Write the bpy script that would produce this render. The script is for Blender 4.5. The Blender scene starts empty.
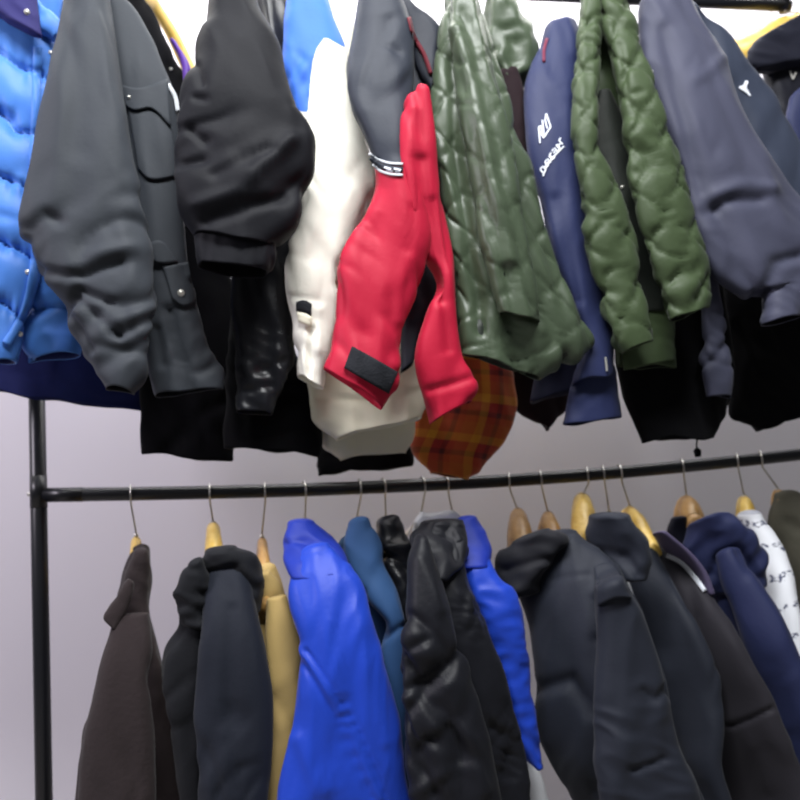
# depth trim of single garment parts, so that neighbours hang side by side without touching
DOFF = {'leather_jacket/body#1': 0.0071, 'lined_jacket/body#1': 0.0495, 'bomber_jacket/body#1': -0.026, 'leather_jacket/sleeve#1': 0.0129, 'ski_jacket/hem_facing#1': 0.0247, 'ski_jacket/sleeve#1': 0.0072, 'rain_jacket/body#1': -0.0377, 'flannel_shirt/body#1': 0.058, 'rain_jacket/front_panel#1': -0.0447, 'quilted_jacket/body#1': -0.0261, 'rain_jacket/collar#1': -0.0236, 'wine_jacket/body#1': 0.096, 'team_jacket/sleeve#1': -0.0221, 'quilted_jacket/hood#1': 0.0103, 'quilted_jacket/lining#1': 0.0012, 'team_jacket/body#1': 0.0034, 'long_jacket/body#1': -0.0207, 'track_jacket/shoulder_panel#1': -0.01, 'windbreaker/front_panel#1': -0.0053, 'windbreaker/body#1': -0.0054, 'black_coat/body#1': 0.036, 'hooded_jacket/front_panel#1': -0.0239, 'wool_jacket/body#1': 0.049, 'hooded_jacket/sleeve#1': -0.0078, 'cotton_jacket/sleeve#1': 0.0081, 'nylon_jacket/body#1': -0.0136, 'hooded_jacket/hood#1': -0.0264, 'cotton_jacket/body#1': 0.0191, 'cotton_jacket/collar#1': 0.0209, 'shell_jacket/sleeve#1': -0.0315, 'nylon_jacket/collar#1': -0.0124, 'fleece_jacket/body#1': 0.0354, 'padded_jacket/body#1': 0.002, 'fleece_jacket/sleeve#1': -0.0094, 'shell_jacket/body#1': -0.0398, 'nylon_jacket.001/sleeve#1': -0.0185, 'nylon_jacket.001/collar#1': -0.0215, 'shell_jacket/collar#1': -0.0421, 'shell_jacket/lining#1': 0.0154, 'white_jacket/body#1': 0.01, 'hooded_jacket.001/body#1': -0.0313, 'white_shirt/body#1': 0.027, 'plain_jacket/body#1': 0.0301, 'plain_jacket/collar#1': -0.0421, 'ash_jacket/body#1': -0.0169, 'hooded_jacket.002/sleeve#1': 0.0091, 'hooded_jacket.002/body#1': 0.0015, 'printed_jacket/body#1': 0.024, 'moss_jacket/body#1': 0.038, 'lined_jacket/lining#1': 0.0485, 'bomber_jacket/sleeve#1': -0.026, 'bomber_jacket/cuff#1': -0.026, 'rain_jacket/sleeve#1': -0.0359, 'quilted_jacket/sleeve#1': -0.0054, 'team_jacket/cuff#1': -0.0093, 'quilted_jacket.001/body#1': -0.0077, 'quilted_jacket.001/hem#1': -0.0077, 'quilted_jacket.001/sleeve#1': -0.0131, 'quilted_jacket.001/sleeve#2': -0.0077, 'track_jacket/sleeve#1': -0.01, 'long_jacket/sleeve#1': -0.0193, 'windbreaker/collar#1': -0.0053, 'wool_jacket/sleeve#1': 0.0391, 'wool_jacket/collar#1': 0.0391, 'hooded_jacket/collar#1': -0.0139, 'hooded_jacket.001/sleeve#1': -0.022, 'hooded_jacket.001/hood#1': -0.0207, 'ash_jacket/lining#1': -0.0191, 'hooded_jacket.002/hood#1': 0.0037, 'hooded_jacket.002/lining#1': 0.0037, 'knit_jacket/body#1': 0.048, 'quilted_jacket.001/lining#1': -0.0077, 'wool_jacket/collar_flap#1': 0.0347}
import bpy, bmesh, math, random
import numpy as np
from mathutils import Vector, Matrix
from mathutils.bvhtree import BVHTree
from mathutils.geometry import tessellate_polygon

random.seed(7)
S = bpy.context.scene
COL = S.collection

# ------------------------------------------------------------------ camera
FPX = 760.0
CAM = np.array((0.0, -1.42, 1.30))
YAW, PITCH, ROLL = math.radians(9), math.radians(6), math.radians(3.3)
_f = np.array((math.sin(YAW)*math.cos(PITCH), math.cos(YAW)*math.cos(PITCH), math.sin(PITCH)))
_r = np.array((math.cos(YAW), -math.sin(YAW), 0.0))
_u = np.cross(_r, _f)
R0 = _r*math.cos(ROLL) - _u*math.sin(ROLL)
U0 = _r*math.sin(ROLL) + _u*math.cos(ROLL)
RM = np.stack([R0, U0, -_f], 1)
cam = bpy.data.cameras.new('camera'); camo = bpy.data.objects.new('camera', cam); COL.objects.link(camo)
cam.sensor_fit = 'HORIZONTAL'; cam.sensor_width = 36; cam.lens = 36*FPX/800; cam.clip_start = .02
M4 = Matrix([[*RM[i], CAM[i]] for i in range(3)] + [[0, 0, 0, 1]])
camo.matrix_world = M4
cam.dof.use_dof = True; cam.dof.focus_distance = .78; cam.dof.aperture_fstop = 6.2   # the soft focus of the phone
S.camera = camo

def rays(px):
    px = np.asarray(px, float)
    return R0*((px[..., :1]-400)/FPX) + U0*((400-px[..., 1:2])/FPX) + _f

def W(px, d):
    """point of the place that lies on the vertical plane y = d"""
    v = rays(px); t = (np.asarray(d, float) - CAM[1])/v[..., 1]
    return CAM + v*t[..., None]

def PX(p):
    q = (np.asarray(p)-CAM) @ RM
    return np.stack([400+FPX*q[..., 0]/-q[..., 2], 400-FPX*q[..., 1]/-q[..., 2]], -1)

# ------------------------------------------------------------------ noise
_rg = np.random.RandomState(3)
_perm = np.concatenate([_rg.permutation(256)]*3)
_gr = _rg.normal(size=(256, 3)); _gr /= np.linalg.norm(_gr, axis=1)[:, None]
def pn(p):
    p = np.asarray(p, float); i = np.floor(p).astype(int); f = p-i; i &= 255
    w = f*f*f*(f*(f*6-15)+10); out = 0
    for a in (0, 1):
        for b in (0, 1):
            for c in (0, 1):
                g = _gr[_perm[_perm[_perm[i[..., 0]+a]+i[..., 1]+b]+i[..., 2]+c]]
                d = (g*(f-np.array((a, b, c)))).sum(-1)
                out = out + d*np.where(a, w[..., 0], 1-w[..., 0])*np.where(b, w[..., 1], 1-w[..., 1])*np.where(c, w[..., 2], 1-w[..., 2])
    return out*1.4

def srgb(c):
    return tuple(((x/255)/12.92 if x/255 <= .04045 else ((x/255+.055)/1.055)**2.4) for x in c)

# ------------------------------------------------------------------ materials
def nodes(m):
    m.use_nodes = True; nt = m.node_tree
    return nt, nt.nodes, nt.links, nt.nodes['Principled BSDF']

MATS = {}
def fabric(name, c, rough=.6, sheen=.15, bump=.12, scale=140, c2=None, spec=.28, var=.08, coat=0.0, wr=.6):
    m = bpy.data.materials.new(name); nt, N, L, B = nodes(m)
    B.inputs['Roughness'].default_value = min(1, rough*1.0+.05); B.inputs['Specular IOR Level'].default_value = spec
    B.inputs['Sheen Weight'].default_value = sheen*.2; B.inputs['Sheen Roughness'].default_value = .5
    B.inputs['Coat Weight'].default_value = coat; B.inputs['Coat Roughness'].default_value = .25
    tc = N.new('ShaderNodeTexCoord')
    no = N.new('ShaderNodeTexNoise'); no.inputs['Scale'].default_value = 9; no.inputs['Detail'].default_value = 5
    L.new(tc.outputs['Object'], no.inputs['Vector'])
    mx = N.new('ShaderNodeMix'); mx.data_type = 'RGBA'
    a = srgb(c)
    mx.inputs['A'].default_value = tuple(x*(1-var) for x in a)+(1,); mx.inputs['B'].default_value = tuple(min(1, x*(1+var)) for x in a)+(1,)
    L.new(no.outputs['Fac'], mx.inputs['Factor']); out = mx.outputs['Result']
    if c2:
        at = N.new('ShaderNodeAttribute'); at.attribute_name = 'panel'
        mr = N.new('ShaderNodeMapRange'); mr.inputs['From Min'].default_value = -.5; mr.inputs['From Max'].default_value = .5
        L.new(at.outputs['Fac'], mr.inputs['Value'])
        m2 = N.new('ShaderNodeMix'); m2.data_type = 'RGBA'; m2.inputs['B'].default_value = srgb(c2)+(1,)
        L.new(mr.outputs['Result'], m2.inputs['Factor']); L.new(out, m2.inputs['A']); out = m2.outputs['Result']
    L.new(out, B.inputs['Base Color'])
    n2 = N.new('ShaderNodeTexNoise'); n2.inputs['Scale'].default_value = scale; n2.inputs['Detail'].default_value = 4
    L.new(tc.outputs['Object'], n2.inputs['Vector'])
    bp = N.new('ShaderNodeBump'); bp.inputs['Strength'].default_value = bump; bp.inputs['Distance'].default_value = .004
    L.new(n2.outputs['Fac'], bp.inputs['Height'])
    if wr:                                                 # small creases of worn cloth
        mp = N.new('ShaderNodeMapping'); mp.inputs['Scale'].default_value = (1, 1, .55); mp.inputs['Rotation'].default_value = (0, .5, 0)
        n3 = N.new('ShaderNodeTexNoise'); n3.noise_type = 'RIDGED_MULTIFRACTAL'; n3.inputs['Scale'].default_value = 11
        n3.inputs['Detail'].default_value = 2.5; n3.inputs['Distortion'].default_value = .8; n3.inputs['Roughness'].default_value = .5
        L.new(tc.outputs['Object'], mp.inputs['Vector']); L.new(mp.outputs['Vector'], n3.inputs['Vector'])
        b2 = N.new('ShaderNodeBump'); b2.inputs['Strength'].default_value = wr; b2.inputs['Distance'].default_value = .012
        L.new(n3.outputs['Fac'], b2.inputs['Height']); L.new(b2.outputs['Normal'], bp.inputs['Normal'])
    L.new(bp.outputs['Normal'], B.inputs['Normal'])
    MATS[name] = m; return m

def simple(name, c, rough=.5, metal=0.0, spec=.5):
    m = bpy.data.materials.new(name); nt, N, L, B = nodes(m)
    B.inputs['Base Color'].default_value = srgb(c)+(1,); B.inputs['Roughness'].default_value = rough
    B.inputs['Metallic'].default_value = metal; B.inputs['Specular IOR Level'].default_value = spec
    tc = N.new('ShaderNodeTexCoord'); no = N.new('ShaderNodeTexNoise'); no.inputs['Scale'].default_value = 120
    L.new(tc.outputs['Object'], no.inputs['Vector'])
    bp = N.new('ShaderNodeBump'); bp.inputs['Strength'].default_value = .04; bp.inputs['Distance'].default_value = .001
    L.new(no.outputs['Fac'], bp.inputs['Height']); L.new(bp.outputs['Normal'], B.inputs['Normal'])
    MATS[name] = m; return m

def woodmat(name, c1, c2):
    m = bpy.data.materials.new(name); nt, N, L, B = nodes(m)
    B.inputs['Roughness'].default_value = .35
    tc = N.new('ShaderNodeTexCoord'); mp = N.new('ShaderNodeMapping'); mp.inputs['Scale'].default_value = (60, 8, 60)
    no = N.new('ShaderNodeTexNoise'); no.inputs['Scale'].default_value = 1.5; no.inputs['Detail'].default_value = 6
    rp = N.new('ShaderNodeValToRGB')
    rp.color_ramp.elements[0].color = srgb(c1)+(1,); rp.color_ramp.elements[1].color = srgb(c2)+(1,)
    rp.color_ramp.elements[0].position = .35; rp.color_ramp.elements[1].position = .65
    L.new(tc.outputs['Object'], mp.inputs['Vector']); L.new(mp.outputs['Vector'], no.inputs['Vector'])
    L.new(no.outputs['Fac'], rp.inputs['Fac']); L.new(rp.outputs['Color'], B.inputs['Base Color'])
    MATS[name] = m; return m

def plaidmat(name):
    m = bpy.data.materials.new(name); nt, N, L, B = nodes(m)
    B.inputs['Roughness'].default_value = .8; B.inputs['Sheen Weight'].default_value = .2
    uv = N.new('ShaderNodeUVMap'); sp = N.new('ShaderNodeSeparateXYZ'); L.new(uv.outputs['UV'], sp.inputs[0])
    def ramp(sock, freq, stops):
        mu = N.new('ShaderNodeMath'); mu.operation = 'MULTIPLY'; mu.inputs[1].default_value = freq; L.new(sock, mu.inputs[0])
        fr = N.new('ShaderNodeMath'); fr.operation = 'FRACT'; L.new(mu.outputs[0], fr.inputs[0])
        rp = N.new('ShaderNodeValToRGB'); rp.color_ramp.interpolation = 'CONSTANT'
        e = rp.color_ramp.elements
        e[0].position = 0; e[0].color = srgb(stops[0][1])+(1,); e[1].position = stops[1][0]; e[1].color = srgb(stops[1][1])+(1,)
        for p, c in stops[2:]:
            k = e.new(p); k.color = srgb(c)+(1,)
        L.new(fr.outputs[0], rp.inputs['Fac']); return rp.outputs['Color']
    st = [(0, (176, 84, 18)), (.3, (200, 134, 22)), (.5, (156, 30, 20)), (.72, (84, 20, 18)), (.84, (176, 66, 18))]
    a = ramp(sp.outputs['X'], 13, st); b = ramp(sp.outputs['Y'], 13, st)
    mx = N.new('ShaderNodeMix'); mx.data_type = 'RGBA'; mx.inputs['Factor'].default_value = .5
    L.new(a, mx.inputs['A']); L.new(b, mx.inputs['B']); L.new(mx.outputs['Result'], B.inputs['Base Color'])
    MATS[name] = m; return m

def printmat(name):
    """white cloth with a broken grey-blue printed line pattern"""
    m = bpy.data.materials.new(name); nt, N, L, B = nodes(m)
    B.inputs['Roughness'].default_value = .8
    uv = N.new('ShaderNodeUVMap')
    n0 = N.new('ShaderNodeTexNoise'); n0.inputs['Scale'].default_value = 60
    L.new(uv.outputs['UV'], n0.inputs['Vector'])
    ad = N.new('ShaderNodeMix'); ad.data_type = 'RGBA'; ad.blend_type = 'ADD'; ad.inputs['Factor'].default_value = .02
    L.new(uv.outputs['UV'], ad.inputs['A']); L.new(n0.outputs['Color'], ad.inputs['B'])
    wv = N.new('ShaderNodeTexWave'); wv.bands_direction = 'Y'; wv.inputs['Scale'].default_value = 6; wv.inputs['Distortion'].default_value = 2.5
    wv.inputs['Detail'].default_value = 3; wv.inputs['Detail Scale'].default_value = 6
    L.new(ad.outputs['Result'], wv.inputs['Vector'])
    r1 = N.new('ShaderNodeValToRGB'); r1.color_ramp.elements[0].position = .84; r1.color_ramp.elements[1].position = .92
    L.new(wv.outputs['Fac'], r1.inputs['Fac'])
    n2 = N.new('ShaderNodeTexNoise'); n2.inputs['Scale'].default_value = 130; n2.inputs['Detail'].default_value = 2
    L.new(uv.outputs['UV'], n2.inputs['Vector'])
    r2 = N.new('ShaderNodeValToRGB'); r2.color_ramp.elements[0].position = .47; r2.color_ramp.elements[1].position = .53
    L.new(n2.outputs['Fac'], r2.inputs['Fac'])
    mu = N.new('ShaderNodeMath'); mu.operation = 'MULTIPLY'
    L.new(r1.outputs['Color'], mu.inputs[0]); L.new(r2.outputs['Color'], mu.inputs[1])
    mx = N.new('ShaderNodeMix'); mx.data_type = 'RGBA'
    mx.inputs['A'].default_value = srgb((226, 228, 234))+(1,); mx.inputs['B'].default_value = srgb((84, 88, 112))+(1,)
    L.new(mu.outputs[0], mx.inputs['Factor']); L.new(mx.outputs['Result'], B.inputs['Base Color'])
    MATS[name] = m; return m

# ------------------------------------------------------------------ objects
class Thing:
    def __init__(self, name, label, cat, at, group=None):
        self.o = bpy.data.objects.new(name, None); COL.objects.link(self.o)
        self.org = np.array(at, float); self.o.location = self.org; self.o.empty_display_size = .05
        self.o['label'] = label; self.o['category'] = cat
        if group: self.o['group'] = group

def put(name, V, F, mats, thing=None, parent=None, fm=None, label=None, smooth=True):
    """one mesh object; V in place coordinates"""
    org = thing.org if thing else np.zeros(3)
    me = bpy.data.meshes.new(name)
    me.from_pydata((np.asarray(V)-org).tolist(), [], F)
    for k in mats: me.materials.append(MATS[k] if isinstance(k, str) else k)
    if fm is not None: me.polygons.foreach_set('material_index', np.asarray(fm, np.int32))
    if smooth: me.polygons.foreach_set('use_smooth', np.ones(len(me.polygons), bool))
    me.update()
    o = bpy.data.objects.new(name, me); COL.objects.link(o)
    p = parent or (thing.o if thing else None)
    if p is not None: o.parent = p
    if label: o['label'] = label
    o_world[o.name] = (np.asarray(V), F)
    return o
o_world = {}
_bvh = {}
def bvh(o):
    if o.name not in _bvh:
        V, F = o_world[o.name]
        _bvh[o.name] = BVHTree.FromPolygons([Vector(v) for v in V.tolist()], F)
    return _bvh[o.name]

def spline(P, m):
    """even resampling of a smooth curve through the points P"""
    P = np.asarray(P, float)
    t = np.concatenate([[0], np.cumsum(np.maximum(np.linalg.norm(np.diff(P[:, :2], axis=0), axis=1), 1e-6))]); t /= t[-1]
    s = np.diff(P, axis=0)/np.diff(t)[:, None]; g = np.empty_like(P); g[0], g[-1] = s[0], s[-1]
    if len(P) > 2:
        h0, h1 = np.diff(t)[:-1, None], np.diff(t)[1:, None]
        g[1:-1] = (s[:-1]*h1+s[1:]*h0)/(h0+h1)
    q = np.linspace(0, 1, m); k = np.clip(np.searchsorted(t, q, 'right')-1, 0, len(P)-2)
    h = (t[k+1]-t[k])[:, None]; x = ((q-t[k])[:, None])/h
    return (2*x**3-3*x**2+1)*P[k]+(x**3-2*x**2+x)*h*g[k]+(-2*x**3+3*x**2)*P[k+1]+(x**3-x**2)*h*g[k+1]

def prof(d, s):
    if isinstance(d, (int, float)): return np.full_like(s, float(d))
    d = np.asarray(d, float); v = np.interp(s, d[:, 0], d[:, 1]); k = max(2, len(s)//9)
    for _ in range(2):
        e = np.concatenate([2*v[0]-v[k:0:-1], v, 2*v[-1]-v[-2:-k-2:-1]]); v = np.convolve(e, np.ones(2*k+1)/(2*k+1), 'valid')
    return v

def seg_dist(p, pts):
    """distance of the pixels p to a polyline"""
    best = np.full(p.shape[:-1], 1e9)
    for a, b in zip(pts[:-1], pts[1:]):
        a = np.asarray(a, float); b = np.asarray(b, float); ab = b-a
        t = np.clip(((p-a) @ ab)/max(ab @ ab, 1e-9), 0, 1)
        best = np.minimum(best, np.linalg.norm(p-(a+t[..., None]*ab), axis=-1))
    return best

def inside(p, poly):
    x, y = p[..., 0], p[..., 1]; r = np.zeros(x.shape, bool); n = len(poly)
    for i in range(n):
        (x1, y1), (x2, y2) = poly[i], poly[(i+1) % n]
        c = ((y1 > y) != (y2 > y)) & (x < (x2-x1)*(y-y1)/((y2-y1) or 1e-9)+x1); r ^= c
    return r

_cnt = {}
part_key = {}
def loft(T, name, Lp, Rp, mat, d=-.2, dr=None, tf=.03, tb=.03, F=(), K=(), quilt=None, mask=None, lining=None,
         p=2.6, open_=True, bulge=.012, parent=None, label=None, res=2.6, seed=0, tilt=None, hem=.05):
    """A garment part: a tube of cloth between a left and a right edge, with its own depth and thickness.
    F folds (amp, across, along, angle, y0, y1); K creases (points, width, amp)."""
    kk = T.o.name+'/'+name; _cnt[kk] = _cnt.get(kk, 0)+1; kk += '#%d' % _cnt[kk]; do = DOFF.get(kk, 0)
    Lp, Rp = np.asarray(Lp, float), np.asarray(Rp, float)
    ln = max(np.linalg.norm(np.diff(q, axis=0), axis=1).sum() for q in (Lp, Rp))
    m = int(np.clip(ln/res, 14, 190)); wd = np.abs(Lp[:, 0].mean()-Rp[:, 0].mean())
    n = int(np.clip(wd*2.6/res, 28, 150))
    Lq, Rq = spline(Lp, m), spline(Rp, m); s = np.linspace(0, 1, m)
    dl = prof(d, s)+do; drr = prof(dr if dr is not None else d, s)+do
    A, Bp = W(Lq, dl), W(Rq, drr); C = (A+Bp)/2; U = (Bp-A)/2
    if dr is None:
        V = C-CAM; V[:, 2] = 0; V /= np.linalg.norm(V, axis=1)[:, None]
        V = V*.6+np.array((0, .4, 0))
    else:
        V = np.stack([-U[:, 1], U[:, 0], 0*U[:, 0]], 1)
    V /= np.linalg.norm(V, axis=1)[:, None]
    a = np.pi+np.linspace(0, 2*np.pi, n, endpoint=False)   # left, then the front, then right, then the back
    ca, sa = np.cos(a), -np.sin(a)                         # sa > 0 in front
    e = 2/p; ce = np.sign(ca)*np.abs(ca)**e; se = np.sign(sa)*np.abs(sa)**e
    TF, TB = prof(tf, s)*.85, prof(tb, s)*.85
    th = np.where(sa[None] > 0, TF[:, None], TB[:, None])*se[None]
    P = C[:, None]+U[:, None]*ce[None, :, None]-V[:, None]*th[..., None]
    # outward normals
    du = np.roll(P, -1, 1)-np.roll(P, 1, 1); ds = np.gradient(P, axis=0); Nn = np.cross(du, ds)
    Nn /= np.maximum(np.linalg.norm(Nn, axis=-1), 1e-9)[..., None]
    if ((Nn*(P-C[:, None])).sum(-1)).mean() < 0: Nn = -Nn
    arc = np.linalg.norm(np.diff(np.concatenate([P, P[:, :1]], 1), axis=1), axis=-1)
    arc = np.concatenate([np.zeros((m, 1)), np.cumsum(arc, 1)[:, :-1]], 1)
    arc = arc-arc[:, n//4:n//4+1]
    Sx = np.concatenate([[0], np.cumsum(np.linalg.norm(np.diff(C, axis=0), axis=1))])[:, None]+0*arc
    px = PX(P); H = np.zeros((m, n)); off = np.array((seed*7.3+11, seed*3.1+5, seed*5.7+3))
    wrp = np.stack([pn(P*7+off), pn(P*7+off+31)], -1)*.018
    for fd in F:
        amp, lc, ll, ang = fd[:4]; an = math.radians(ang)
        X = P[..., 0]+wrp[..., 0]; Z = P[..., 2]+wrp[..., 1]
        q = np.stack([(X*math.cos(an)+Z*math.sin(an))/lc, (X*math.sin(an)-Z*math.cos(an))/ll, P[..., 1]*.5/lc], -1)+off+amp*900
        h = pn(q)
        if amp > 0: h = amp*(1.0-2.3*np.sqrt(h*h+.0018))
        else:                                              # sparse sharp creases
            g = np.clip(pn(P*9+off+77)*2.2+.25, 0, 1); h = amp*np.exp(-(h/.16)**2)*g-amp*.4*np.exp(-((h-.36)/.2)**2)*g
        if len(fd) > 4:
            y0, y1 = fd[4:6]; yy = px[..., 1]; g = 14
            h = h/(1+np.exp(-np.clip((yy-y0)/g, -30, 30)))/(1+np.exp(np.clip((yy-y1)/g, -30, 30)))
        H += h
    fr = np.clip(sa*4+.4, 0, 1)[None]
    for pts, w, amp in K:
        dd = seg_dist(px, pts); H += amp*np.exp(-(dd/w)**2)*fr
    if quilt:
        kind, size, amp = quilt[:3]; wob = pn(P*22+off)*.22
        if kind == 'diamond':
            u = (arc*1.15+Sx)/size+wob; v = (arc*1.15-Sx)/size+wob
            H += amp*((np.abs(np.sin(np.pi*u))*np.abs(np.sin(np.pi*v)))**.45-.55)
        elif kind == 'stitch':
            u = (arc*1.15+Sx)/size+wob; v = (arc*1.15-Sx)/size+wob; a_, b_ = np.abs(np.sin(np.pi*u)), np.abs(np.sin(np.pi*v))
            H += amp*((a_*b_)**.5*.6-.3)-amp*.8*(np.exp(-(a_/.16)**2)+np.exp(-(b_/.16)**2))
            g_ = np.exp(-(np.minimum(a_, b_)/.45)**2)
            H += amp*.35*g_*pn(np.stack([arc/.018, Sx/.018, arc*0], -1)+off)*2
        else:
            u = (Sx+arc*quilt[3])/size+wob*.7
            H += amp*(np.abs(np.sin(np.pi*u))**.5-.65)-amp*.25*np.exp(-(np.sin(np.pi*u)/.15)**2)
            sm = np.exp(-(np.abs(np.sin(np.pi*u))/.5)**2)
            H += .35*amp*sm*pn(np.stack([arc/.012, Sx/.05, arc*0], -1)+off)*2
    P = P+Nn*H[..., None]
    if open_ and hem > .03:                                # hems never hang quite straight
        rp = np.clip((s-.8)/.2, 0, 1)[:, None]**2
        P[..., 2] += rp*.010*pn(np.stack([P[..., 0]*16, P[..., 1]*10, P[..., 2]*3], -1)+off)
    rows = []; fm_rows = []
    Ct, Cb = P[0].mean(0), P[-1].mean(0)
    top = [(k, bulge*math.sqrt(max(0, 1-k*k))) for k in (.12, .4, .65, .83, .94)]
    for k, hgt in top: rows.append(Ct+(P[0]-Ct)*k+np.array((0, 0, hgt))); fm_rows.append(0)
    n0 = len(rows)
    for i in range(m): rows.append(P[i]); fm_rows.append(0)
    last = P[-1]
    if open_:
        dn = (P[-1]-P[-2]).mean(0); dn /= max(np.linalg.norm(dn), 1e-9)
        for k, h in ((.985, .003), (.955, .002)): rows.append(Cb+(last-Cb)*k+dn*h); fm_rows.append(0)
        stp = np.linalg.norm(np.diff(C, axis=0), axis=1).mean()
        for k, u in [(.93, 0)]+[(.92-.012*q_, q_/14) for q_ in range(1, 15)]+[(.4, 1), (.05, 1)]:
            i = max(1, m-1-int(u*hem/max(stp, 1e-5))); ci = P[i].mean(0)
            rows.append(ci+(P[i]-ci)*k); fm_rows.append(1)
    else:
        for k in (.94, .83, .65, .4, .12):
            rows.append(Cb+(last-Cb)*k+np.array((0, 0, -bulge*math.sqrt(1-k*k)))); fm_rows.append(0)
    G = np.stack(rows); M = len(rows); Vt = G.reshape(-1, 3)
    Fc, fm = [], []
    for i in range(M-1):
        for j in range(n):
            k = (j+1) % n; Fc.append((i*n+j, (i+1)*n+j, (i+1)*n+k, i*n+k)); fm.append(fm_rows[i+1])
    Fc.append(tuple(range(n))); fm.append(0)
    Fc.append(tuple((M-1)*n+j for j in reversed(range(n)))); fm.append(fm_rows[-1])
    o = put(name, Vt, Fc, [mat, lining or mat], T, parent, fm, label); part_key[o.name] = (kk, T.o.name)
    me = o.data
    uv = np.zeros((M, n, 2)); uv[..., 1] = -.05; uv[n0:n0+m, :, 0] = arc; uv[n0:n0+m, :, 1] = Sx
    uv[n0+m:, :, 0] = arc[-1]; uv[n0+m:, :, 1] = Sx[-1]+.02
    li = np.empty(len(me.loops), np.int32); me.loops.foreach_get('vertex_index', li)
    me.uv_layers.new(name='UVMap').data.foreach_set('uv', uv.reshape(-1, 2)[li].ravel())
    if mask is not None:
        pv = PX(Vt); sd = np.full(len(Vt), -1e9)
        for poly in mask:
            dd = seg_dist(pv, list(poly)+[poly[0]]); sd = np.maximum(sd, np.where(inside(pv, poly), dd, -dd))
        at = me.attributes.new('panel', 'FLOAT', 'POINT'); at.data.foreach_set('value', sd.astype(np.float32))
    return o

def cast(targets, px, fallback):
    """where the lines of sight of the pixels meet the cloth"""
    px = np.asarray(px, float); v = rays(px); v /= np.linalg.norm(v, axis=-1)[..., None]
    out = np.empty(v.shape); sh = v.shape[:-1]; last = fallback; miss = []
    for ix in np.ndindex(sh):
        best = None
        for o in targets:
            h = bvh(o).ray_cast(Vector(CAM), Vector(v[ix]))
            if h[0] is not None and (best is None or h[3] < best): best = h[3]
        if best is None: miss.append(ix); out[ix] = np.nan
        else: out[ix] = CAM+v[ix]*best; last = out[ix][1]
    if miss:
        ok = out[~np.isnan(out[..., 0])]; y = ok[:, 1].mean() if len(ok) else fallback
        for ix in miss: out[ix] = W(px[ix], y)
    return out, -v

def patch(T, name, top, bot, mat, on, off=.0015, th=.002, nu=None, nv=None, parent=None, label=None, fold=0, fb=-.25):
    """cloth piece sewn on other cloth: a grid between a top and a bottom polyline, with its own thickness"""
    on = on if isinstance(on, (list, tuple)) else [on]
    top, bot = np.asarray(top, float), np.asarray(bot, float)
    wl = np.linalg.norm(np.diff(top, axis=0), axis=1).sum(); hl = np.linalg.norm(top.mean(0)-bot.mean(0))
    nu = nu or int(np.clip(wl/2.5, 3, 60)); nv = nv or int(np.clip(hl/2.5, 3, 60))
    a, b = spline(top, nu), spline(bot, nu); t = np.linspace(0, 1, nv)[:, None, None]
    q = a[None]*(1-t)+b[None]*t
    P, n = cast(on, q, fb)
    Y = P[..., 1].copy()
    for _ in range(2):
        Yp = np.pad(Y, 1, mode='edge'); Y = (Yp[:-2, 1:-1]+Yp[2:, 1:-1]+Yp[1:-1, :-2]+Yp[1:-1, 2:]+4*Y)/8
    Y = np.minimum(Y, P[..., 1]) if fold == 0 else Y
    P = W(q, Y)
    Ft = P+n*(off+th); Bk = P+n*(off-.004)
    Vt = np.concatenate([Ft.reshape(-1, 3), Bk.reshape(-1, 3)]); k = nu*nv; F = []
    for i in range(nv-1):
        for j in range(nu-1):
            c = (i*nu+j, (i+1)*nu+j, (i+1)*nu+j+1, i*nu+j+1); F.append(c); F.append(tuple(x+k for x in reversed(c)))
    ring = [j for j in range(nu)]+[i*nu+nu-1 for i in range(1, nv)]+[(nv-1)*nu+j for j in range(nu-2, -1, -1)]+[i*nu for i in range(nv-2, 0, -1)]
    for x, y in zip(ring, ring[1:]+ring[:1]): F.append((x, y, y+k, x+k))
    o = put(name, Vt, F, [mat], T, parent, None, label, smooth=False)
    for pl in o.data.polygons: pl.use_smooth = len(pl.vertices) == 4 and pl.index < 2*(nu-1)*(nv-1)
    return o

def ribbon(T, name, pts, w, mat, on, off=.0012, th=.0012, parent=None, label=None, n=None):
    pts = np.asarray(pts, float); ln = np.linalg.norm(np.diff(pts, axis=0), axis=1).sum()
    n = n or int(np.clip(ln/2.5, 3, 120)); c = spline(pts, n); g = np.gradient(c, axis=0)
    g = np.stack([-g[:, 1], g[:, 0]], 1); g /= np.maximum(np.linalg.norm(g, axis=1), 1e-9)[:, None]
    return patch(T, name, c-g*w/2, c+g*w/2, mat, on, off, th, nu=n, nv=3, parent=parent, label=label)

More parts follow.
